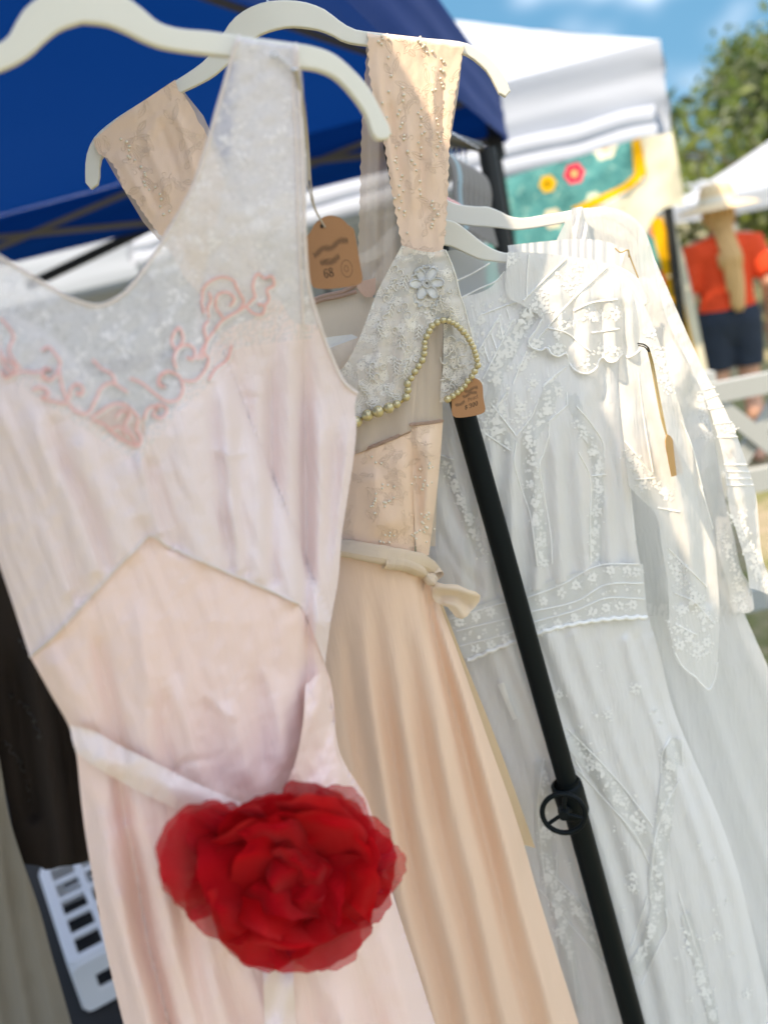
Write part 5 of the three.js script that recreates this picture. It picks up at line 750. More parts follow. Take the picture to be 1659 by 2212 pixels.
const hW1 = (x, y) => { const s = clamp((x - w1L(y)) / (w1R(y) - w1L(y)), 0, 1), top = smooth(y, 580, 950); return 0.008 + top * 0.05 * Math.sqrt(Math.max(0, 1 - Math.pow(Math.abs(2 * s - 1), 2.4) * 0.95)) - 0.018 * top + w1Folds(x, y) + 0.0014 * fbm(x * 0.04, y * 0.016, 1) + 0.0012 * smooth(y, 1350, 1450) * fbm(s * 40, y * 0.004, 3) + 0.0009 * fbm(x * 0.12, y * 0.01, 5) * smooth(y, 780, 860); };
{
  const b = plWhite.pos(1150, 550), t = thing('lace_dress', 'white lace dress with scalloped collar and waist bands behind the black pole', 'dress', [b.x, b.y, b.z]);
  put(t, 'bodice', patch(plWhite, [[905, 664, 1], [960, 654], [988, 643], [1031, 634], [1060, 620], [1076, 602], [1092, 586], [1096, 545, 1], [1144, 547], [1189, 551], [1243, 558], [1275, 562], [1313, 572, 1], [1338, 600], [1352, 680], [1345, 760], [1334, 810], [1344, 899], [1357, 1028], [1373, 1173], [1388, 1240, 1], [1300, 1236], [1180, 1268], [1080, 1300], [975, 1330, 1], [930, 1220], [900, 1000]], hW1, 6), voile);
  put(t, 'skirt', patch(plWhite, [[985, 1400, 1], [1100, 1365], [1200, 1335], [1300, 1322], [1396, 1318, 1], [1425, 1415], [1452, 1525], [1499, 1642], [1550, 1759], [1597, 1896], [1644, 2092], [1672, 2212], [1840, 2900, 1], [1420, 2900, 1], [1220, 2212], [1120, 1850], [1030, 1570], [1000, 1470]], (x, y) => hW1(x, y) - 0.002, 7), voile);
  put(t, 'waist_band', patch(plWhite, [[968, 1330, 1], [1080, 1292], [1180, 1258], [1290, 1226], [1388, 1218, 1], [1397, 1332, 1], [1300, 1336], [1200, 1352], [1100, 1384], [1005, 1424, 1], [985, 1390]], (x, y) => hW1(x, y) * 0.4 + 0.024, 6), insertion);
  const hWB = (x, y) => hW1(x, y) * 0.4 + 0.024;
  put(t, 'inner_neck', patch(plWhite, [[905, 660, 1], [940, 560], [975, 540], [1040, 556], [1096, 566, 1], [1092, 590], [1060, 624], [988, 650]], () => -0.03, 6), net);
  put(t, 'back', patch(plWhite, [[905, 690, 1], [1000, 660], [1100, 620], [1320, 590, 1], [1345, 900], [1385, 1240], [1440, 1500], [1590, 1900], [1655, 2212], [1800, 2900, 1], [1440, 2900, 1], [1240, 2212], [1050, 1570], [940, 1250]], (x, y) => -0.045 + 0.004 * fbm(x * 0.02, y * 0.003, 6), 14), voile);
  // cape collar with scalloped edge
  const colF = foldField([[6, 24, 16, [[1190, 600], [1210, 680], [1195, 760]], 0, 1], [-5, 14, 14, [[1225, 640], [1240, 720], [1230, 780]], 0, 1], [6, 16, 16, [[1250, 600], [1268, 700], [1268, 800]], 0, 1], [-6, 10, 14, [[1290, 640], [1298, 720], [1296, 785]], 0, 1], [7, 14, 12, [[1315, 600], [1325, 690], [1328, 780]], 0, 1], [-6, 9, 9, [[1345, 640], [1346, 720], [1346, 775]], 0, 1], [6, 10, 10, [[1355, 620], [1364, 700], [1368, 765]], 0, 1]]);
  const hCol = (x, y) => hW1(x, y) * 0.5 + 0.016 + colF(x, y);
  const scal = [[1096, 640], [1130, 660], [1170, 690], [1158, 712], [1141, 738], [1150, 752], [1168, 757], [1182, 752], [1190, 764], [1206, 770], [1222, 764], [1228, 782], [1240, 798], [1256, 806], [1272, 806], [1287, 796], [1294, 778], [1304, 772], [1314, 781], [1328, 781], [1338, 770], [1346, 764], [1356, 772], [1370, 766], [1384, 752], [1392, 738]];
  put(t, 'cape_collar', patch(plWhite, [[1097, 544, 1], [1144, 545], [1189, 549], [1243, 556], [1275, 560], [1318, 571, 1], [1352, 610], [1378, 680], [1393, 736, 1], ...scal.slice().reverse().slice(1)], hCol, 5), voileSheer);
  put(t, 'collar_edge', cord(plWhite, hCol, scal.slice(2), 0.0012, 0.0004), thread2);
  // bands of net let into the cloth
  for (const [p, w] of [[ZB([[850, 60], [760, 330], [690, 430], [680, 600], [705, 800], [740, 1000], [780, 1290]]), 17], [ZB([[960, 160], [1060, 380], [1140, 560], [1150, 800], [1130, 1000], [1130, 1270]]), 14], [ZB([[470, 40], [430, 260], [500, 420], [590, 520]]), 14], [ZB([[110, 570], [190, 780], [280, 1000], [370, 1230]]), 11], [Z6([[850, 700], [700, 950], [540, 1200], [400, 1440]]), 18], [ZS([[560, 420], [800, 720], [1000, 1020]]), 19], [ZS([[1150, 430], [1110, 640], [1080, 900], [1040, 1200], [1050, 1380], [1000, 1560], [920, 1720]]), 17], [ZS([[410, 560], [410, 900], [440, 1150], [510, 1400], [560, 1700], [600, 1950]]), 16], [ZS([[440, 1180], [600, 1380], [740, 1640]]), 13], [ZS([[1200, 1400], [1300, 1760], [1360, 2000]]), 11]])
    put(t, 'net_insertion', patch(plWhite, strip(p, w), (x, y) => hW1(x, y) + 0.0004, 5, true), insertion);
  // cords, flowers and dots
  const C1 = [[[330, 780], [560, 690], [780, 620]], [[520, 770], [410, 950], [310, 1120]], [[640, 820], [520, 1060], [350, 1390]], [[770, 1120], [700, 1280], [640, 1440]], [[930, 1448], [1040, 1360], [1150, 1270]], [[100, 450], [250, 380], [420, 280]], [[560, 360], [480, 450], [330, 520], [150, 610]], [[500, 770], [540, 1000]], [[360, 1080], [410, 1230]], [[430, 960], [480, 1100]], [[580, 720], [610, 830]]].map(Z6);
  const C2 = [[[430, 220], [520, 330], [600, 435]], [[600, 435], [700, 300], [750, 180]], [[600, 470], [585, 600], [620, 750], [690, 950], [720, 1150], [740, 1300]], [[820, 420], [780, 550], [755, 620], [790, 850], [830, 1100], [840, 1290]], [[380, 410], [560, 530]], [[540, 130], [440, 280]], [[775, 105], [890, 0]], [[820, 330], [940, 225]], [[940, 225], [935, 140]], [[1000, 230], [1100, 350], [1180, 480], [1190, 580]], [[1015, 540], [1090, 700], [1095, 1000], [1100, 1290]], [[1100, 700], [1200, 690]], [[820, 330], [815, 420]], [[90, 560], [180, 590]], [[1290, 60], [1310, 300], [1350, 700], [1395, 1130]]].map(ZB);
  const C3 = [[[540, 370], [720, 550], [880, 730], [1020, 920]], [[600, 600], [800, 820], [920, 960], [1000, 1120]], [[1120, 420], [1070, 520], [1065, 620]], [[1180, 430], [1185, 580]], [[1170, 660], [1110, 760], [1040, 960], [1010, 1200]], [[990, 1300], [960, 1400], [900, 1580]], [[1090, 1360], [1100, 1480], [1060, 1560], [960, 1790]], [[1160, 1280], [1220, 1470], [1290, 1690]], [[420, 540], [385, 800], [400, 1000], [430, 1290]], [[490, 1060], [490, 1230]], [[430, 1150], [590, 1300], [690, 1430]], [[390, 1260], [560, 1450], [760, 1690]], [[540, 1500], [580, 1700], [600, 1900]], [[590, 550], [640, 640]]].map(ZS);
  put(t, 'cording', [...C1, ...C2, ...C3].map((p) => cord(plWhite, hW1, p, 0.0009, 0.0006)), thread2, { kind: 'stuff' });
  const CC = [[[1150, 240], [1010, 370], [740, 640]], [[1540, 320], [1180, 660], [880, 1000]], [[1220, 740], [1400, 660], [1640, 630]], [[970, 900], [1150, 950], [1380, 1130]], [[1390, 950], [1659, 910]], [[790, 200], [775, 400], [770, 610]], [[590, 200], [580, 330]]].map(Z6);
  put(t, 'collar_cording', CC.map((p) => cord(plWhite, hCol, p, 0.001, 0.0006)), thread2, { kind: 'stuff' });
  const WB = [[[690, 1510], [900, 1430], [1150, 1300], [1420, 1290]], [[700, 1610], [1000, 1540], [1200, 1430], [1450, 1420]], [[715, 1680], [1000, 1600], [1200, 1520], [1460, 1525]], [[160, 1660], [480, 1560], [690, 1510]], [[200, 1740], [520, 1660], [700, 1612]], [[220, 1840], [560, 1750], [715, 1682]]].map(ZB);
  const hem = curve2([[1008, 1426], [1100, 1388], [1200, 1355], [1300, 1337], [1396, 1331]], 80).map(([x, y], i) => [x, y + 3.2 * Math.abs(Math.sin(i * 0.62))]);
  put(t, 'band_cording', [...WB.map((p) => cord(plWhite, hWB, p, 0.0008, 0.0006)), cord(plWhite, hWB, hem, 0.0026, 0.0004, 7)], thread2, { kind: 'stuff' });
  const flC = Z6([[940, 690, 1.2], [1160, 460, 1.1], [870, 1050, 1.2], [1070, 1100, 1.2], [1330, 1240, 1.2], [1490, 1120, 1.3], [1420, 790, 1.2], [1270, 320, 1], [630, 250, 1], [1620, 780, 1.1], [1640, 1120, 1.1], [1200, 860, 0.8]]);
  put(t, 'collar_embroidery', motifs(plWhite, hCol, flC, [...along(Z6([[900, 560], [830, 700], [720, 870]]), 14, 12, 5), ...along(Z6([[1090, 360], [1240, 420], [1150, 560]]), 12, 12, 6), ...along(Z6([[1330, 800], [1480, 780], [1640, 720]]), 12, 9, 7), ...along(Z6([[1040, 760], [1130, 860], [1060, 990]]), 10, 9, 8)], 9, 12), thread2, { kind: 'stuff' });
  const flB = [...Z6([[710, 960], [650, 1090], [480, 1390], [330, 830], [760, 780, 0.8]]), ...ZB([[470, 60], [460, 330], [880, 130], [705, 480], [690, 750], [720, 880], [725, 1010], [750, 1140], [780, 1280], [1050, 420], [1105, 540], [1155, 640], [1155, 790], [1140, 930], [1120, 1070], [185, 750], [225, 870], [275, 980], [330, 1080], [1380, 620, 0.8]])];
  put(t, 'bodice_embroidery', motifs(plWhite, hW1, flB, [...along(Z6([[850, 780], [720, 900], [560, 1130], [470, 1300]]), 26, 11, 11), ...along(ZB([[520, 200], [480, 420], [560, 500]]), 12, 10, 12), ...along(ZB([[850, 60], [760, 330], [680, 420], [700, 640], [740, 900], [790, 1250]]), 34, 9, 13), ...along(ZB([[1020, 330], [1120, 500], [1160, 700], [1130, 1000], [1130, 1250]]), 24, 9, 14), ...along(ZB([[130, 600], [200, 800], [290, 1000], [370, 1230]]), 20, 7, 15), ...along(ZB([[1340, 560], [1420, 680]]), 10, 10, 16)], 10, 11), thread2, { kind: 'stuff' });
  const flW = ZB([[780, 1540], [900, 1480], [1000, 1430], [1110, 1380], [1230, 1330], [1340, 1330], [1405, 1345], [770, 1730], [880, 1690], [990, 1650], [1110, 1610], [1200, 1580], [1290, 1570], [1380, 1560], [330, 1855], [430, 1830], [530, 1790], [220, 1680], [430, 1610], [330, 1640]]);
  put(t, 'band_embroidery', motifs(plWhite, hWB, flW, [...ZB([[860, 1620], [960, 1580], [1080, 1530], [1180, 1490], [1260, 1470], [1340, 1460], [1420, 1470], [390, 1730], [290, 1750], [470, 1730], [510, 1690], [350, 1780], [250, 1790]]).map(([x, y]) => [x, y, 4])], 12, 12), thread2, { kind: 'stuff' });
  const flS = ZS([[670, 590], [820, 760], [950, 920], [1110, 580], [1100, 880], [1050, 1300], [1015, 1480], [950, 1640], [440, 960], [440, 1200], [500, 1300], [500, 1390], [590, 1380], [500, 1500], [1290, 1760], [1315, 1830], [1350, 1960]]);
  put(t, 'skirt_embroidery', motifs(plWhite, hW1, flS, [...along(ZS([[600, 450], [800, 700], [960, 920]]), 22, 12, 21), ...along(ZS([[1140, 460], [1110, 640], [1080, 900], [1040, 1200], [1040, 1400], [970, 1620]]), 34, 10, 22), ...along(ZS([[430, 620], [420, 900], [450, 1200], [520, 1450], [560, 1650]]), 30, 9, 23), ...along(ZS([[500, 1240], [640, 1400], [730, 1600]]), 14, 9, 24), ...along(ZS([[1210, 1500], [1270, 1700], [1340, 1950]]), 12, 8, 25)], 14, 12), thread2, { kind: 'stuff' });
  { // scattered sprigs over the front
    reseed(909); const f = [], d = [], zone = [[985, 670], [1060, 640], [1140, 660], [1150, 760], [1200, 800], [1180, 900], [1060, 960], [1000, 900]], skirt = [[1120, 1480], [1400, 1400], [1560, 1860], [1640, 2180], [1300, 2180], [1180, 1780]];
    for (let i = 0; i < 320; i++) { const q = i % 2 ? zone : skirt, x = lerp(i % 2 ? 980 : 1120, i % 2 ? 1200 : 1640, rnd()), y = lerp(i % 2 ? 640 : 1400, i % 2 ? 960 : 2180, rnd()); if (!inside(q, x, y)) continue; if (i % 2 ? rnd() < 0.16 : rnd() < 0.06) f.push([x, y, 0.8 + 0.4 * rnd()]); else if (i % 2 || rnd() < 0.4) d.push([x, y, 2.2 + 2 * rnd()]); }
    put(t, 'scattered_embroidery', motifs(plWhite, hW1, f, d, 910, 11), thread2, { kind: 'stuff' });
  }
  // hanging tie
  put(t, 'ribbon_tie', patch(plWhite, [[1074, 1478, 1], [1088, 1474, 1], [1100, 1510], [1116, 1552, 1], [1108, 1556, 1], [1092, 1520]], (x, y) => hW1(x, y) + 0.004, 5), thread2);
  // lace sleeve falling at the side
  const slF = foldField([[7, 16, 12, [[1400, 800], [1440, 950], [1480, 1120], [1500, 1300]], 0, 1], [-7, 12, 12, [[1370, 800], [1410, 960], [1450, 1120], [1470, 1300]], 0, 1], [-6, 10, 14, [[1440, 820], [1480, 960], [1510, 1100], [1525, 1300]], 0, 1], [6, 12, 14, [[1350, 850], [1375, 1000], [1420, 1100]], 0, 0]]);
  const hSl = (x, y) => 0.012 + 0.012 * Math.sin(clamp((x - 1330) / 220, 0, 1) * 3.1) + slF(x, y) + 0.001 * fbm(x * 0.05, y * 0.02, 8);
  put(t, 'lace_sleeve', patch(plWhite, [[1330, 590, 1], [1362, 605], [1400, 680], [1430, 760], [1462, 860], [1490, 960], [1515, 1060], [1539, 1150], [1550, 1262], [1553, 1358], [1549, 1430, 1], [1542, 1470], [1530, 1490], [1516, 1480], [1500, 1462], [1486, 1452], [1470, 1436], [1456, 1410, 1], [1446, 1358], [1442, 1262], [1430, 1190], [1416, 1112], [1385, 1080], [1357, 1050, 1], [1346, 946], [1336, 800], [1348, 700]], hSl, 6), voileSheer);
  const ZR = (p) => p.map(([x, y, s]) => [1248.6 + x * 0.3225, 713.5 + y * 0.3225, s].slice(0, s ? 3 : 2));
  const CS = [[[310, 740], [400, 850], [490, 970]], [[380, 1000], [510, 990]], [[530, 1190], [680, 1215]], [[600, 1460], [760, 1620], [860, 1720]], [[640, 1760], [760, 1810], [900, 1960]], [[650, 1970], [790, 2040]], [[400, 280], [440, 600], [500, 950]], [[690, 600], [760, 780], [830, 1060]], [[820, 1040], [900, 1330]]].map(ZR);
  put(t, 'sleeve_cording', [...CS.map((p) => cord(plWhite, hSl, p, 0.0009, 0.0006)), cord(plWhite, hSl, [[1549, 1430], [1542, 1470], [1530, 1490], [1516, 1480], [1500, 1462], [1486, 1452], [1470, 1436], [1456, 1410]], 0.0012, 0.0003)], thread2, { kind: 'stuff' });
  put(t, 'sleeve_embroidery', motifs(plWhite, hSl, ZR([[400, 920], [430, 1040], [580, 1080], [650, 1610], [690, 1870, 1.2], [820, 1800], [680, 2110, 1.1], [790, 2170], [860, 2090], [560, 210, 0.8], [550, 330, 0.8], [490, 20, 1]]), [...along(ZR([[330, 820], [420, 940], [620, 1120]]), 18, 9, 31), ...along(ZR([[640, 1540], [720, 1700], [820, 1860], [880, 2000]]), 26, 14, 32), ...along(ZR([[620, 1960], [720, 2040], [860, 2180]]), 16, 10, 33), ...along(ZR([[530, 120], [570, 260], [600, 400]]), 14, 6, 34)], 35, 12), thread2, { kind: 'stuff' });
}
// ---- the white dress behind it
const plW2 = new Plane(1500, 900, 1.12, 0);
{
  const b = plW2.pos(1330, 460), t = thing('lace_dress', 'white dress with sunlit tucked sleeves hanging last, half hidden by another', 'dress', [b.x, b.y, b.z]);
  const f2 = []; reseed(505); for (let i = 0; i < 14; i++) { const k = (i + 0.5) / 14, f = (y) => lerp(1380 + (y - 1300) * 0.34, 1600 + (y - 1300) * 0.42, k); f2.push([(i % 2 ? -1 : 1) * (7 + 4 * rnd()), 16 + 10 * rnd(), 16 + 10 * rnd(), [[f(1250), 1250], [f(1600), 1600], [f(2212), 2212], [f(2900), 2900]], 1, 1]); }
  const fo = foldField([...f2, [8, 18, 14, [[1400, 560], [1460, 720], [1520, 900]], 0, 0], [-8, 12, 12, [[1440, 640], [1500, 800], [1535, 940]], 0, 0], [-6, 12, 14, [[1380, 620], [1430, 780], [1480, 950]], 0, 0], [6, 12, 14, [[1470, 700], [1525, 850], [1550, 1000], [1560, 1150]], 0, 0]]);
  const h2 = (x, y) => 0.004 + fo(x, y) + 0.0015 * fbm(x * 0.03, y * 0.012, 7);
  put(t, 'bodice', patch(plW2, [[1230, 458, 1], [1300, 446], [1345, 455], [1385, 486], [1408, 540], [1424, 600], [1450, 660], [1490, 750], [1522, 860], [1545, 960], [1562, 1060], [1580, 1150], [1600, 1330, 1], [1300, 1330, 1], [1200, 900], [1190, 560]], h2, 8), voileSheer);
  put(t, 'lining', patch(plW2, [[1300, 620, 1], [1400, 600], [1440, 700], [1500, 860], [1540, 1060], [1600, 1330, 1], [1300, 1330, 1], [1200, 900]], (x, y) => h2(x, y) - 0.02, 10), voile);
  put(t, 'skirt', patch(plW2, [[1300, 1300, 1], [1600, 1310, 1], [1640, 1400], [1680, 1490], [1780, 1750], [1960, 2212], [2200, 2900, 1], [1600, 2900, 1], [1450, 2212], [1330, 1700]], h2, 9), voile);
  put(t, 'shoulder_ruffle', patch(plW2, [[1234, 450, 1], [1258, 446, 1], [1262, 470], [1272, 500], [1280, 545, 1], [1242, 545, 1], [1236, 500]], (x, y) => 0.012 + 0.003 * Math.sin(x * 0.3 + y * 0.06), 3), voile);
  put(t, 'neck_ruffle', patch(plW2, [[1096, 530, 1], [1180, 521], [1250, 516], [1310, 522], [1352, 540, 1], [1340, 580, 1], [1200, 570], [1100, 560, 1]], (x, y) => 0.045 + 0.001 * Math.sin(x * 0.3 + 2 * Math.sin(x * 0.05)), 3), voile);
  // right sleeve with tucks, caught by the sun
  const sf = foldField([[7, 14, 12, [[1556, 870], [1590, 990], [1608, 1100], [1628, 1210]], 0, 0]]);
  const hs = (x, y) => 0.03 + 0.014 * Math.sin(clamp((x - 1520) / 110, 0, 1) * 3.14) + sf(x, y) + 0.0012 * fbm(x * 0.04, y * 0.03, 3);
  put(t, 'sleeve', patch(plW2, [[1405, 540, 1], [1440, 620], [1480, 712], [1520, 800], [1532, 822], [1548, 852], [1570, 895], [1588, 935], [1613, 1004], [1632, 1068], [1637, 1117], [1648, 1213], [1672, 1262, 1], [1660, 1284], [1645, 1278], [1632, 1274], [1618, 1270, 1], [1610, 1216], [1590, 1149], [1574, 1094], [1568, 1036], [1558, 972], [1539, 907], [1523, 862], [1490, 790], [1440, 690]], hs, 5), voile);
  const tk = []; for (const [a, b2] of [[[1520, 842], [1544, 836]], [[1524, 862], [1552, 852]], [[1530, 884], [1562, 878]], [[1548, 944], [1592, 944]], [[1562, 1004], [1613, 1004]], [[1566, 1018], [1618, 1020]], [[1567, 1034], [1622, 1034]], [[1568, 1048], [1626, 1048]], [[1540, 916], [1580, 912]]]) tk.push(cord(plW2, hs, [a, b2], 0.0009, 0.0003));
  put(t, 'tuck', tk, thread2, { kind: 'stuff' });
  put(t, 'sleeve_embroidery', motifs(plW2, hs, [[1566, 925], [1582, 928], [1592, 1130], [1606, 1140], [1620, 1180], [1630, 1196], [1636, 1240], [1650, 1258], [1600, 1112]], along([[1585, 1110], [1610, 1170], [1640, 1250]], 16, 10, 41), 42, 11), thread2, { kind: 'stuff' });
  // shaded under-sleeve with lace cuff
  put(t, 'sleeve', patch(plW2, [[1430, 700, 1], [1490, 800], [1530, 900], [1550, 1010], [1566, 1090], [1585, 1160], [1600, 1230], [1622, 1270], [1628, 1316, 1], [1612, 1326], [1596, 1322], [1582, 1328, 1], [1570, 1260], [1548, 1180], [1545, 1140], [1500, 1000], [1450, 850]], (x, y) => 0.014 + 0.006 * Math.sin(x * 0.05 + y * 0.02) + 0.001 * fbm(x * 0.06, y * 0.03, 9), 6), voileSheer);
  put(t, 'cuff_embroidery', motifs(plW2, (x, y) => 0.014 + 0.006 * Math.sin(x * 0.05 + y * 0.02), [[1590, 1295], [1605, 1310], [1596, 1270], [1560, 1150], [1572, 1180], [1515, 880], [1522, 910], [1530, 940], [1512, 860]], along([[1560, 1150], [1590, 1240], [1605, 1300]], 14, 8, 43), 44, 10), thread2, { kind: 'stuff' });
}
// ---- kraft tag seen nearly edge on, on a yellow string
{
  const pl = new Plane(1450, 990, 0.985, 62), p = new Plane(1420, 860, 0.985, 0), b = p.pos(1441, 938), t = thing('price_tag', 'narrow tan tag turned edgeways, dangling on yellow string from the lace dress', 'price tag', [b.x, b.y, b.z]);
  put(t, 'card', slab(pl, [[1440, 938, 1], [1447, 942], [1462, 975], [1475, 1022, 1], [1450, 1030, 1], [1441, 985], [1436, 950]], 0.0007, 0.0001), solid([0.58, 0.34, 0.12], 0.85));
  put(t, 'string', [tubeGeo([p.pos(1398, 752, 0.03), p.pos(1406, 785, 0.02), p.pos(1418, 850, 0.01), p.pos(1430, 910, 0.004), p.pos(1440, 942, 0)], 0.0011, 40, 6), tubeGeo([p.pos(1402, 756, 0.03), p.pos(1410, 785, 0.02), p.pos(1422, 850, 0.01), p.pos(1434, 912, 0.004), p.pos(1440, 942, 0)], 0.0008, 40, 6)], cloth([0.62, 0.48, 0.24], { transmission: 0 }));
  const pin = thing('safety_pin', 'dark safety pin holding the yellow string on the lace', 'safety pin', p.pos(1390, 745, 0.03).toArray());
  put(pin, 'wire', [tubeGeo([p.pos(1376, 742, 0.032), p.pos(1390, 744, 0.034), p.pos(1400, 752, 0.034), p.pos(1402, 760, 0.033)], 0.0009, 20, 6), tubeGeo([p.pos(1378, 746, 0.03), p.pos(1392, 750, 0.03), p.pos(1400, 760, 0.031)], 0.0007, 20, 6)], steel);
  const pin2 = thing('safety_pin', 'dark safety pin at the lace shoulder seam', 'safety pin', p.pos(1345, 545, 0.02).toArray());
  put(pin2, 'wire', [tubeGeo([p.pos(1328, 536, 0.02), p.pos(1340, 545, 0.022), p.pos(1356, 540, 0.022), p.pos(1358, 556, 0.02)], 0.0008, 20, 6), tubeGeo([p.pos(1356, 542, 0.022), p.pos(1366, 570, 0.02), p.pos(1378, 600, 0.02)], 0.0008, 20, 6)], cloth([0.5, 0.38, 0.2], { transmission: 0 }));
}
// ---- pink satin ribbon knotted on the rack behind the beige strap
{
  const p = new Plane(975, 450, 1.22, 0), b = p.pos(975, 440), t = thing('satin_ribbon', 'pink satin ribbon knotted round a hanger behind the beige strap', 'ribbon', [b.x, b.y, b.z]), rm = new THREE.MeshPhysicalMaterial({ color: new THREE.Color().setRGB(0.8, 0.42, 0.36), roughness: 0.4, side: THREE.DoubleSide });
  put(t, 'knot', [tubeGeo([p.pos(958, 432), p.pos(972, 440, 0.01), p.pos(984, 446, 0.012), p.pos(990, 452), p.pos(978, 458, -0.004)], 0.006, 30, 10)], rm);
  put(t, 'tail', [patch(p, [[958, 462, 1], [985, 450, 1], [1012, 478, 1], [996, 482], [975, 474]], (x, y) => 0.006 + 0.003 * Math.sin(x * 0.3), 4), patch(p, [[940, 400, 1], [962, 425, 1], [985, 455, 1], [965, 470, 1], [948, 440]], (x, y) => 0.004 + 0.003 * Math.sin(x * 0.25), 4)], rm);
}
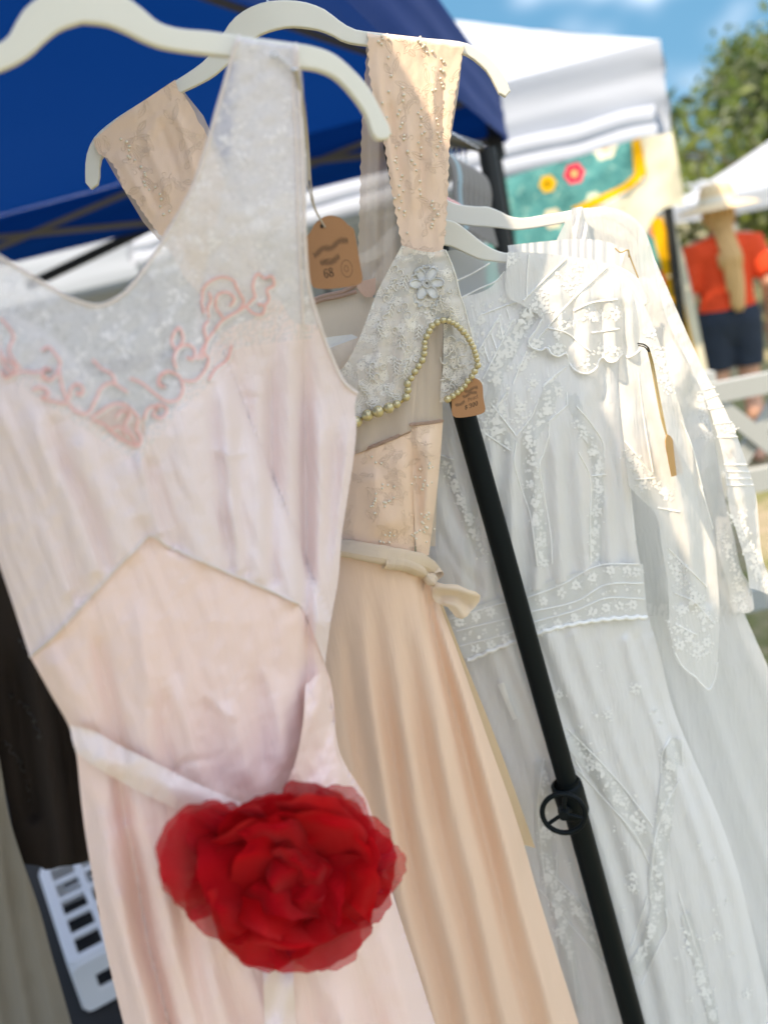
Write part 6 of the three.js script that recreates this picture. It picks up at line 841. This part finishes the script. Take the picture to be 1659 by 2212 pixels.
// ================================================================== dark things at the lower left
{
  const pl = new Plane(90, 1600, 1.35, 0), b = pl.pos(90, 1290), hang = (pl2, y) => pl2.pos(60, y);
  const bl = foldField([[32, 20, 16, [[60, 1330], [90, 1500], [120, 1700], [140, 1860]], 0, 1], [-32, 16, 16, [[100, 1380], [140, 1560], [165, 1740], [180, 1860]], 0, 1], [-28, 14, 18, [[20, 1380], [45, 1560], [75, 1760]], 0, 1]]);
  const t = thing('black_dress', 'black lace-trimmed dress hanging in shade behind the pink dress', 'dress', [b.x, b.y, b.z]), hB = (x, y) => bl(x, y) + 0.006 * fbm(x * 0.02, y * 0.01, 2);
  put(t, 'body', patch(pl, [[-200, 960, 1], [20, 900], [220, 960, 1], [230, 1300], [230, 1600], [240, 1850, 1], [200, 1858], [165, 1868], [130, 1872], [100, 1880], [85, 1870], [60, 1868], [45, 1862, 1], [30, 1800], [10, 1700], [-60, 1500], [-150, 1200]], hB, 12), cloth([0.04, 0.031, 0.026], { transmission: 0.05, bumpMap: rep(slub, 0.1), bumpScale: 0.001 }));
  const rf = []; for (const p of [[[40, 1380], [100, 1440], [130, 1460]], [[10, 1600], [50, 1660], [70, 1740]], [[20, 1500], [60, 1530], [90, 1600]]]) { const c = curve2(p, 40).map(([x, y], i) => [x + 4 * Math.sin(i * 1.7), y + 5 * Math.sin(i * 1.1)]); rf.push(cord(pl, hB, c, 0.0012, 0.001, 6)); }
  put(t, 'lace_trim', rf, solid([0.05, 0.045, 0.042], 0.9));
  put(t, 'hanger', tubeGeo([pl.pos(-180, 965), pl.pos(10, 880), pl.pos(210, 960)], 0.004, 20, 8), steel);
  const pl3 = new Plane(60, 1900, 1.3, 0), b3 = pl3.pos(60, 1650), t3 = thing('grey_skirt', 'olive grey pleated skirt hanging beside the black dress', 'skirt', [b3.x, b3.y, b3.z]);
  const g3 = []; for (let i = 0; i < 9; i++) g3.push([(i % 2 ? -1 : 1) * 9, 12, 12, [[-120 + i * 22, 1500], [-95 + i * 25, 1900], [-60 + i * 30, 2212], [-20 + i * 34, 2500]], 1, 1]);
  const f3 = foldField(g3);
  put(t3, 'body', patch(pl3, [[-160, 1350, 1], [-60, 1380, 1], [0, 1640], [20, 1760], [50, 1860], [85, 1960], [112, 2060], [135, 2140], [160, 2230, 1], [90, 2250], [0, 2290], [-160, 2340, 1]], (x, y) => f3(x, y) + 0.004 * fbm(x * 0.02, y * 0.01, 5), 10), cloth([0.3, 0.27, 0.22], { bumpMap: rep(slub, 0.1), bumpScale: 0.0008, transmission: 0.1 }));
  // rail they hang from
  const r0 = atDepth(-800, 940, 1.33), r1 = atDepth(430, 765, 1.38); const rt = thing('hanging_rail', 'low steel rail holding the dark clothes, hidden behind the pink bodice', 'rail', [r0.x, 0, r0.z]);
  put(rt, 'tube', bar(r0, r1, 0.011, 12), steel); for (const p of [r0, r1]) { const l = put(rt, 'post', bar(p, V3(p.x, 0.01, p.z), 0.011, 12), steel); put(rt, 'foot', boxBar(V3(p.x, 0.012, p.z - 0.2), V3(p.x, 0.012, p.z + 0.2), 0.022), steel, undefined, l); }
  put(t3, 'waist_loop', tubeGeo([pl3.pos(-110, 1370), r0.clone().lerp(r1, 0.2).add(V3(0, 0.0, 0.012)), pl3.pos(-80, 1372)], 0.002, 20, 6), steel);
  put(t, 'hook', tubeGeo([pl.pos(10, 880), r0.clone().lerp(r1, 0.55).add(V3(0, 0.012, 0))], 0.002, 6, 6), steel);
  // white plastic crate with square holes, lying on the grass
  const cp = solid([0.78, 0.79, 0.8], 0.5), H = 0.14, c0 = atHeight(152, 2092, H), e1 = atHeight(84, 1880, H).sub(c0).normalize(), e2 = V3(-e1.z, 0, e1.x), cr = thing('plastic_crate', 'upturned white plastic crate with square holes standing in the shade', 'crate', [c0.x, 0, c0.z]);
  const panel = (o, u, v, lu, lv, nu, nv, m, barW, nm) => {                 // a rounded board with rectangular holes
    const sh = new THREE.Shape(), r = 0.022; sh.moveTo(r, 0); sh.lineTo(lu - r, 0); sh.quadraticCurveTo(lu, 0, lu, r); sh.lineTo(lu, lv - r); sh.quadraticCurveTo(lu, lv, lu - r, lv); sh.lineTo(r, lv); sh.quadraticCurveTo(0, lv, 0, lv - r); sh.lineTo(0, r); sh.quadraticCurveTo(0, 0, r, 0);
    const wu = (lu - 2 * m - (nu - 1) * barW) / nu, wv = (lv - 2 * m - (nv - 1) * barW) / nv;
    for (let i = 0; i < nu; i++) for (let j = 0; j < nv; j++) { const x = m + i * (wu + barW), y = m + j * (wv + barW), h = new THREE.Path(); h.moveTo(x, y); h.lineTo(x, y + wv); h.lineTo(x + wu, y + wv); h.lineTo(x + wu, y); h.lineTo(x, y); sh.holes.push(h); }
    const g = new THREE.ExtrudeGeometry(sh, { depth: 0.006, bevelEnabled: true, bevelThickness: 0.003, bevelSize: 0.003, bevelOffset: -0.003, bevelSegments: 2, curveSegments: 6 }), n = u.clone().cross(v);
    g.applyMatrix4(new THREE.Matrix4().makeBasis(u, v, n)); g.translate(o.x, o.y, o.z); put(cr, nm, g, cp);
  };
  const up = V3(0, 1, 0), g0 = V3(c0.x, 0.014, c0.z), L1 = 0.46, L2 = 0.34;
  panel(c0.clone(), e2, e1, L2, L1, 4, 5, 0.026, 0.018, 'top');
  panel(g0.clone(), e2, up, L2, H - 0.012, 4, 1, 0.045, 0.03, 'side'); panel(g0.clone().addScaledVector(e1, L1), e2, up, L2, H - 0.012, 4, 1, 0.045, 0.03, 'side'); panel(g0.clone(), e1, up, L1, H - 0.012, 5, 1, 0.045, 0.03, 'side'); panel(g0.clone().addScaledVector(e2, L2), e1, up, L1, H - 0.012, 5, 1, 0.045, 0.03, 'side');
}
renderer.render(scene, camera);
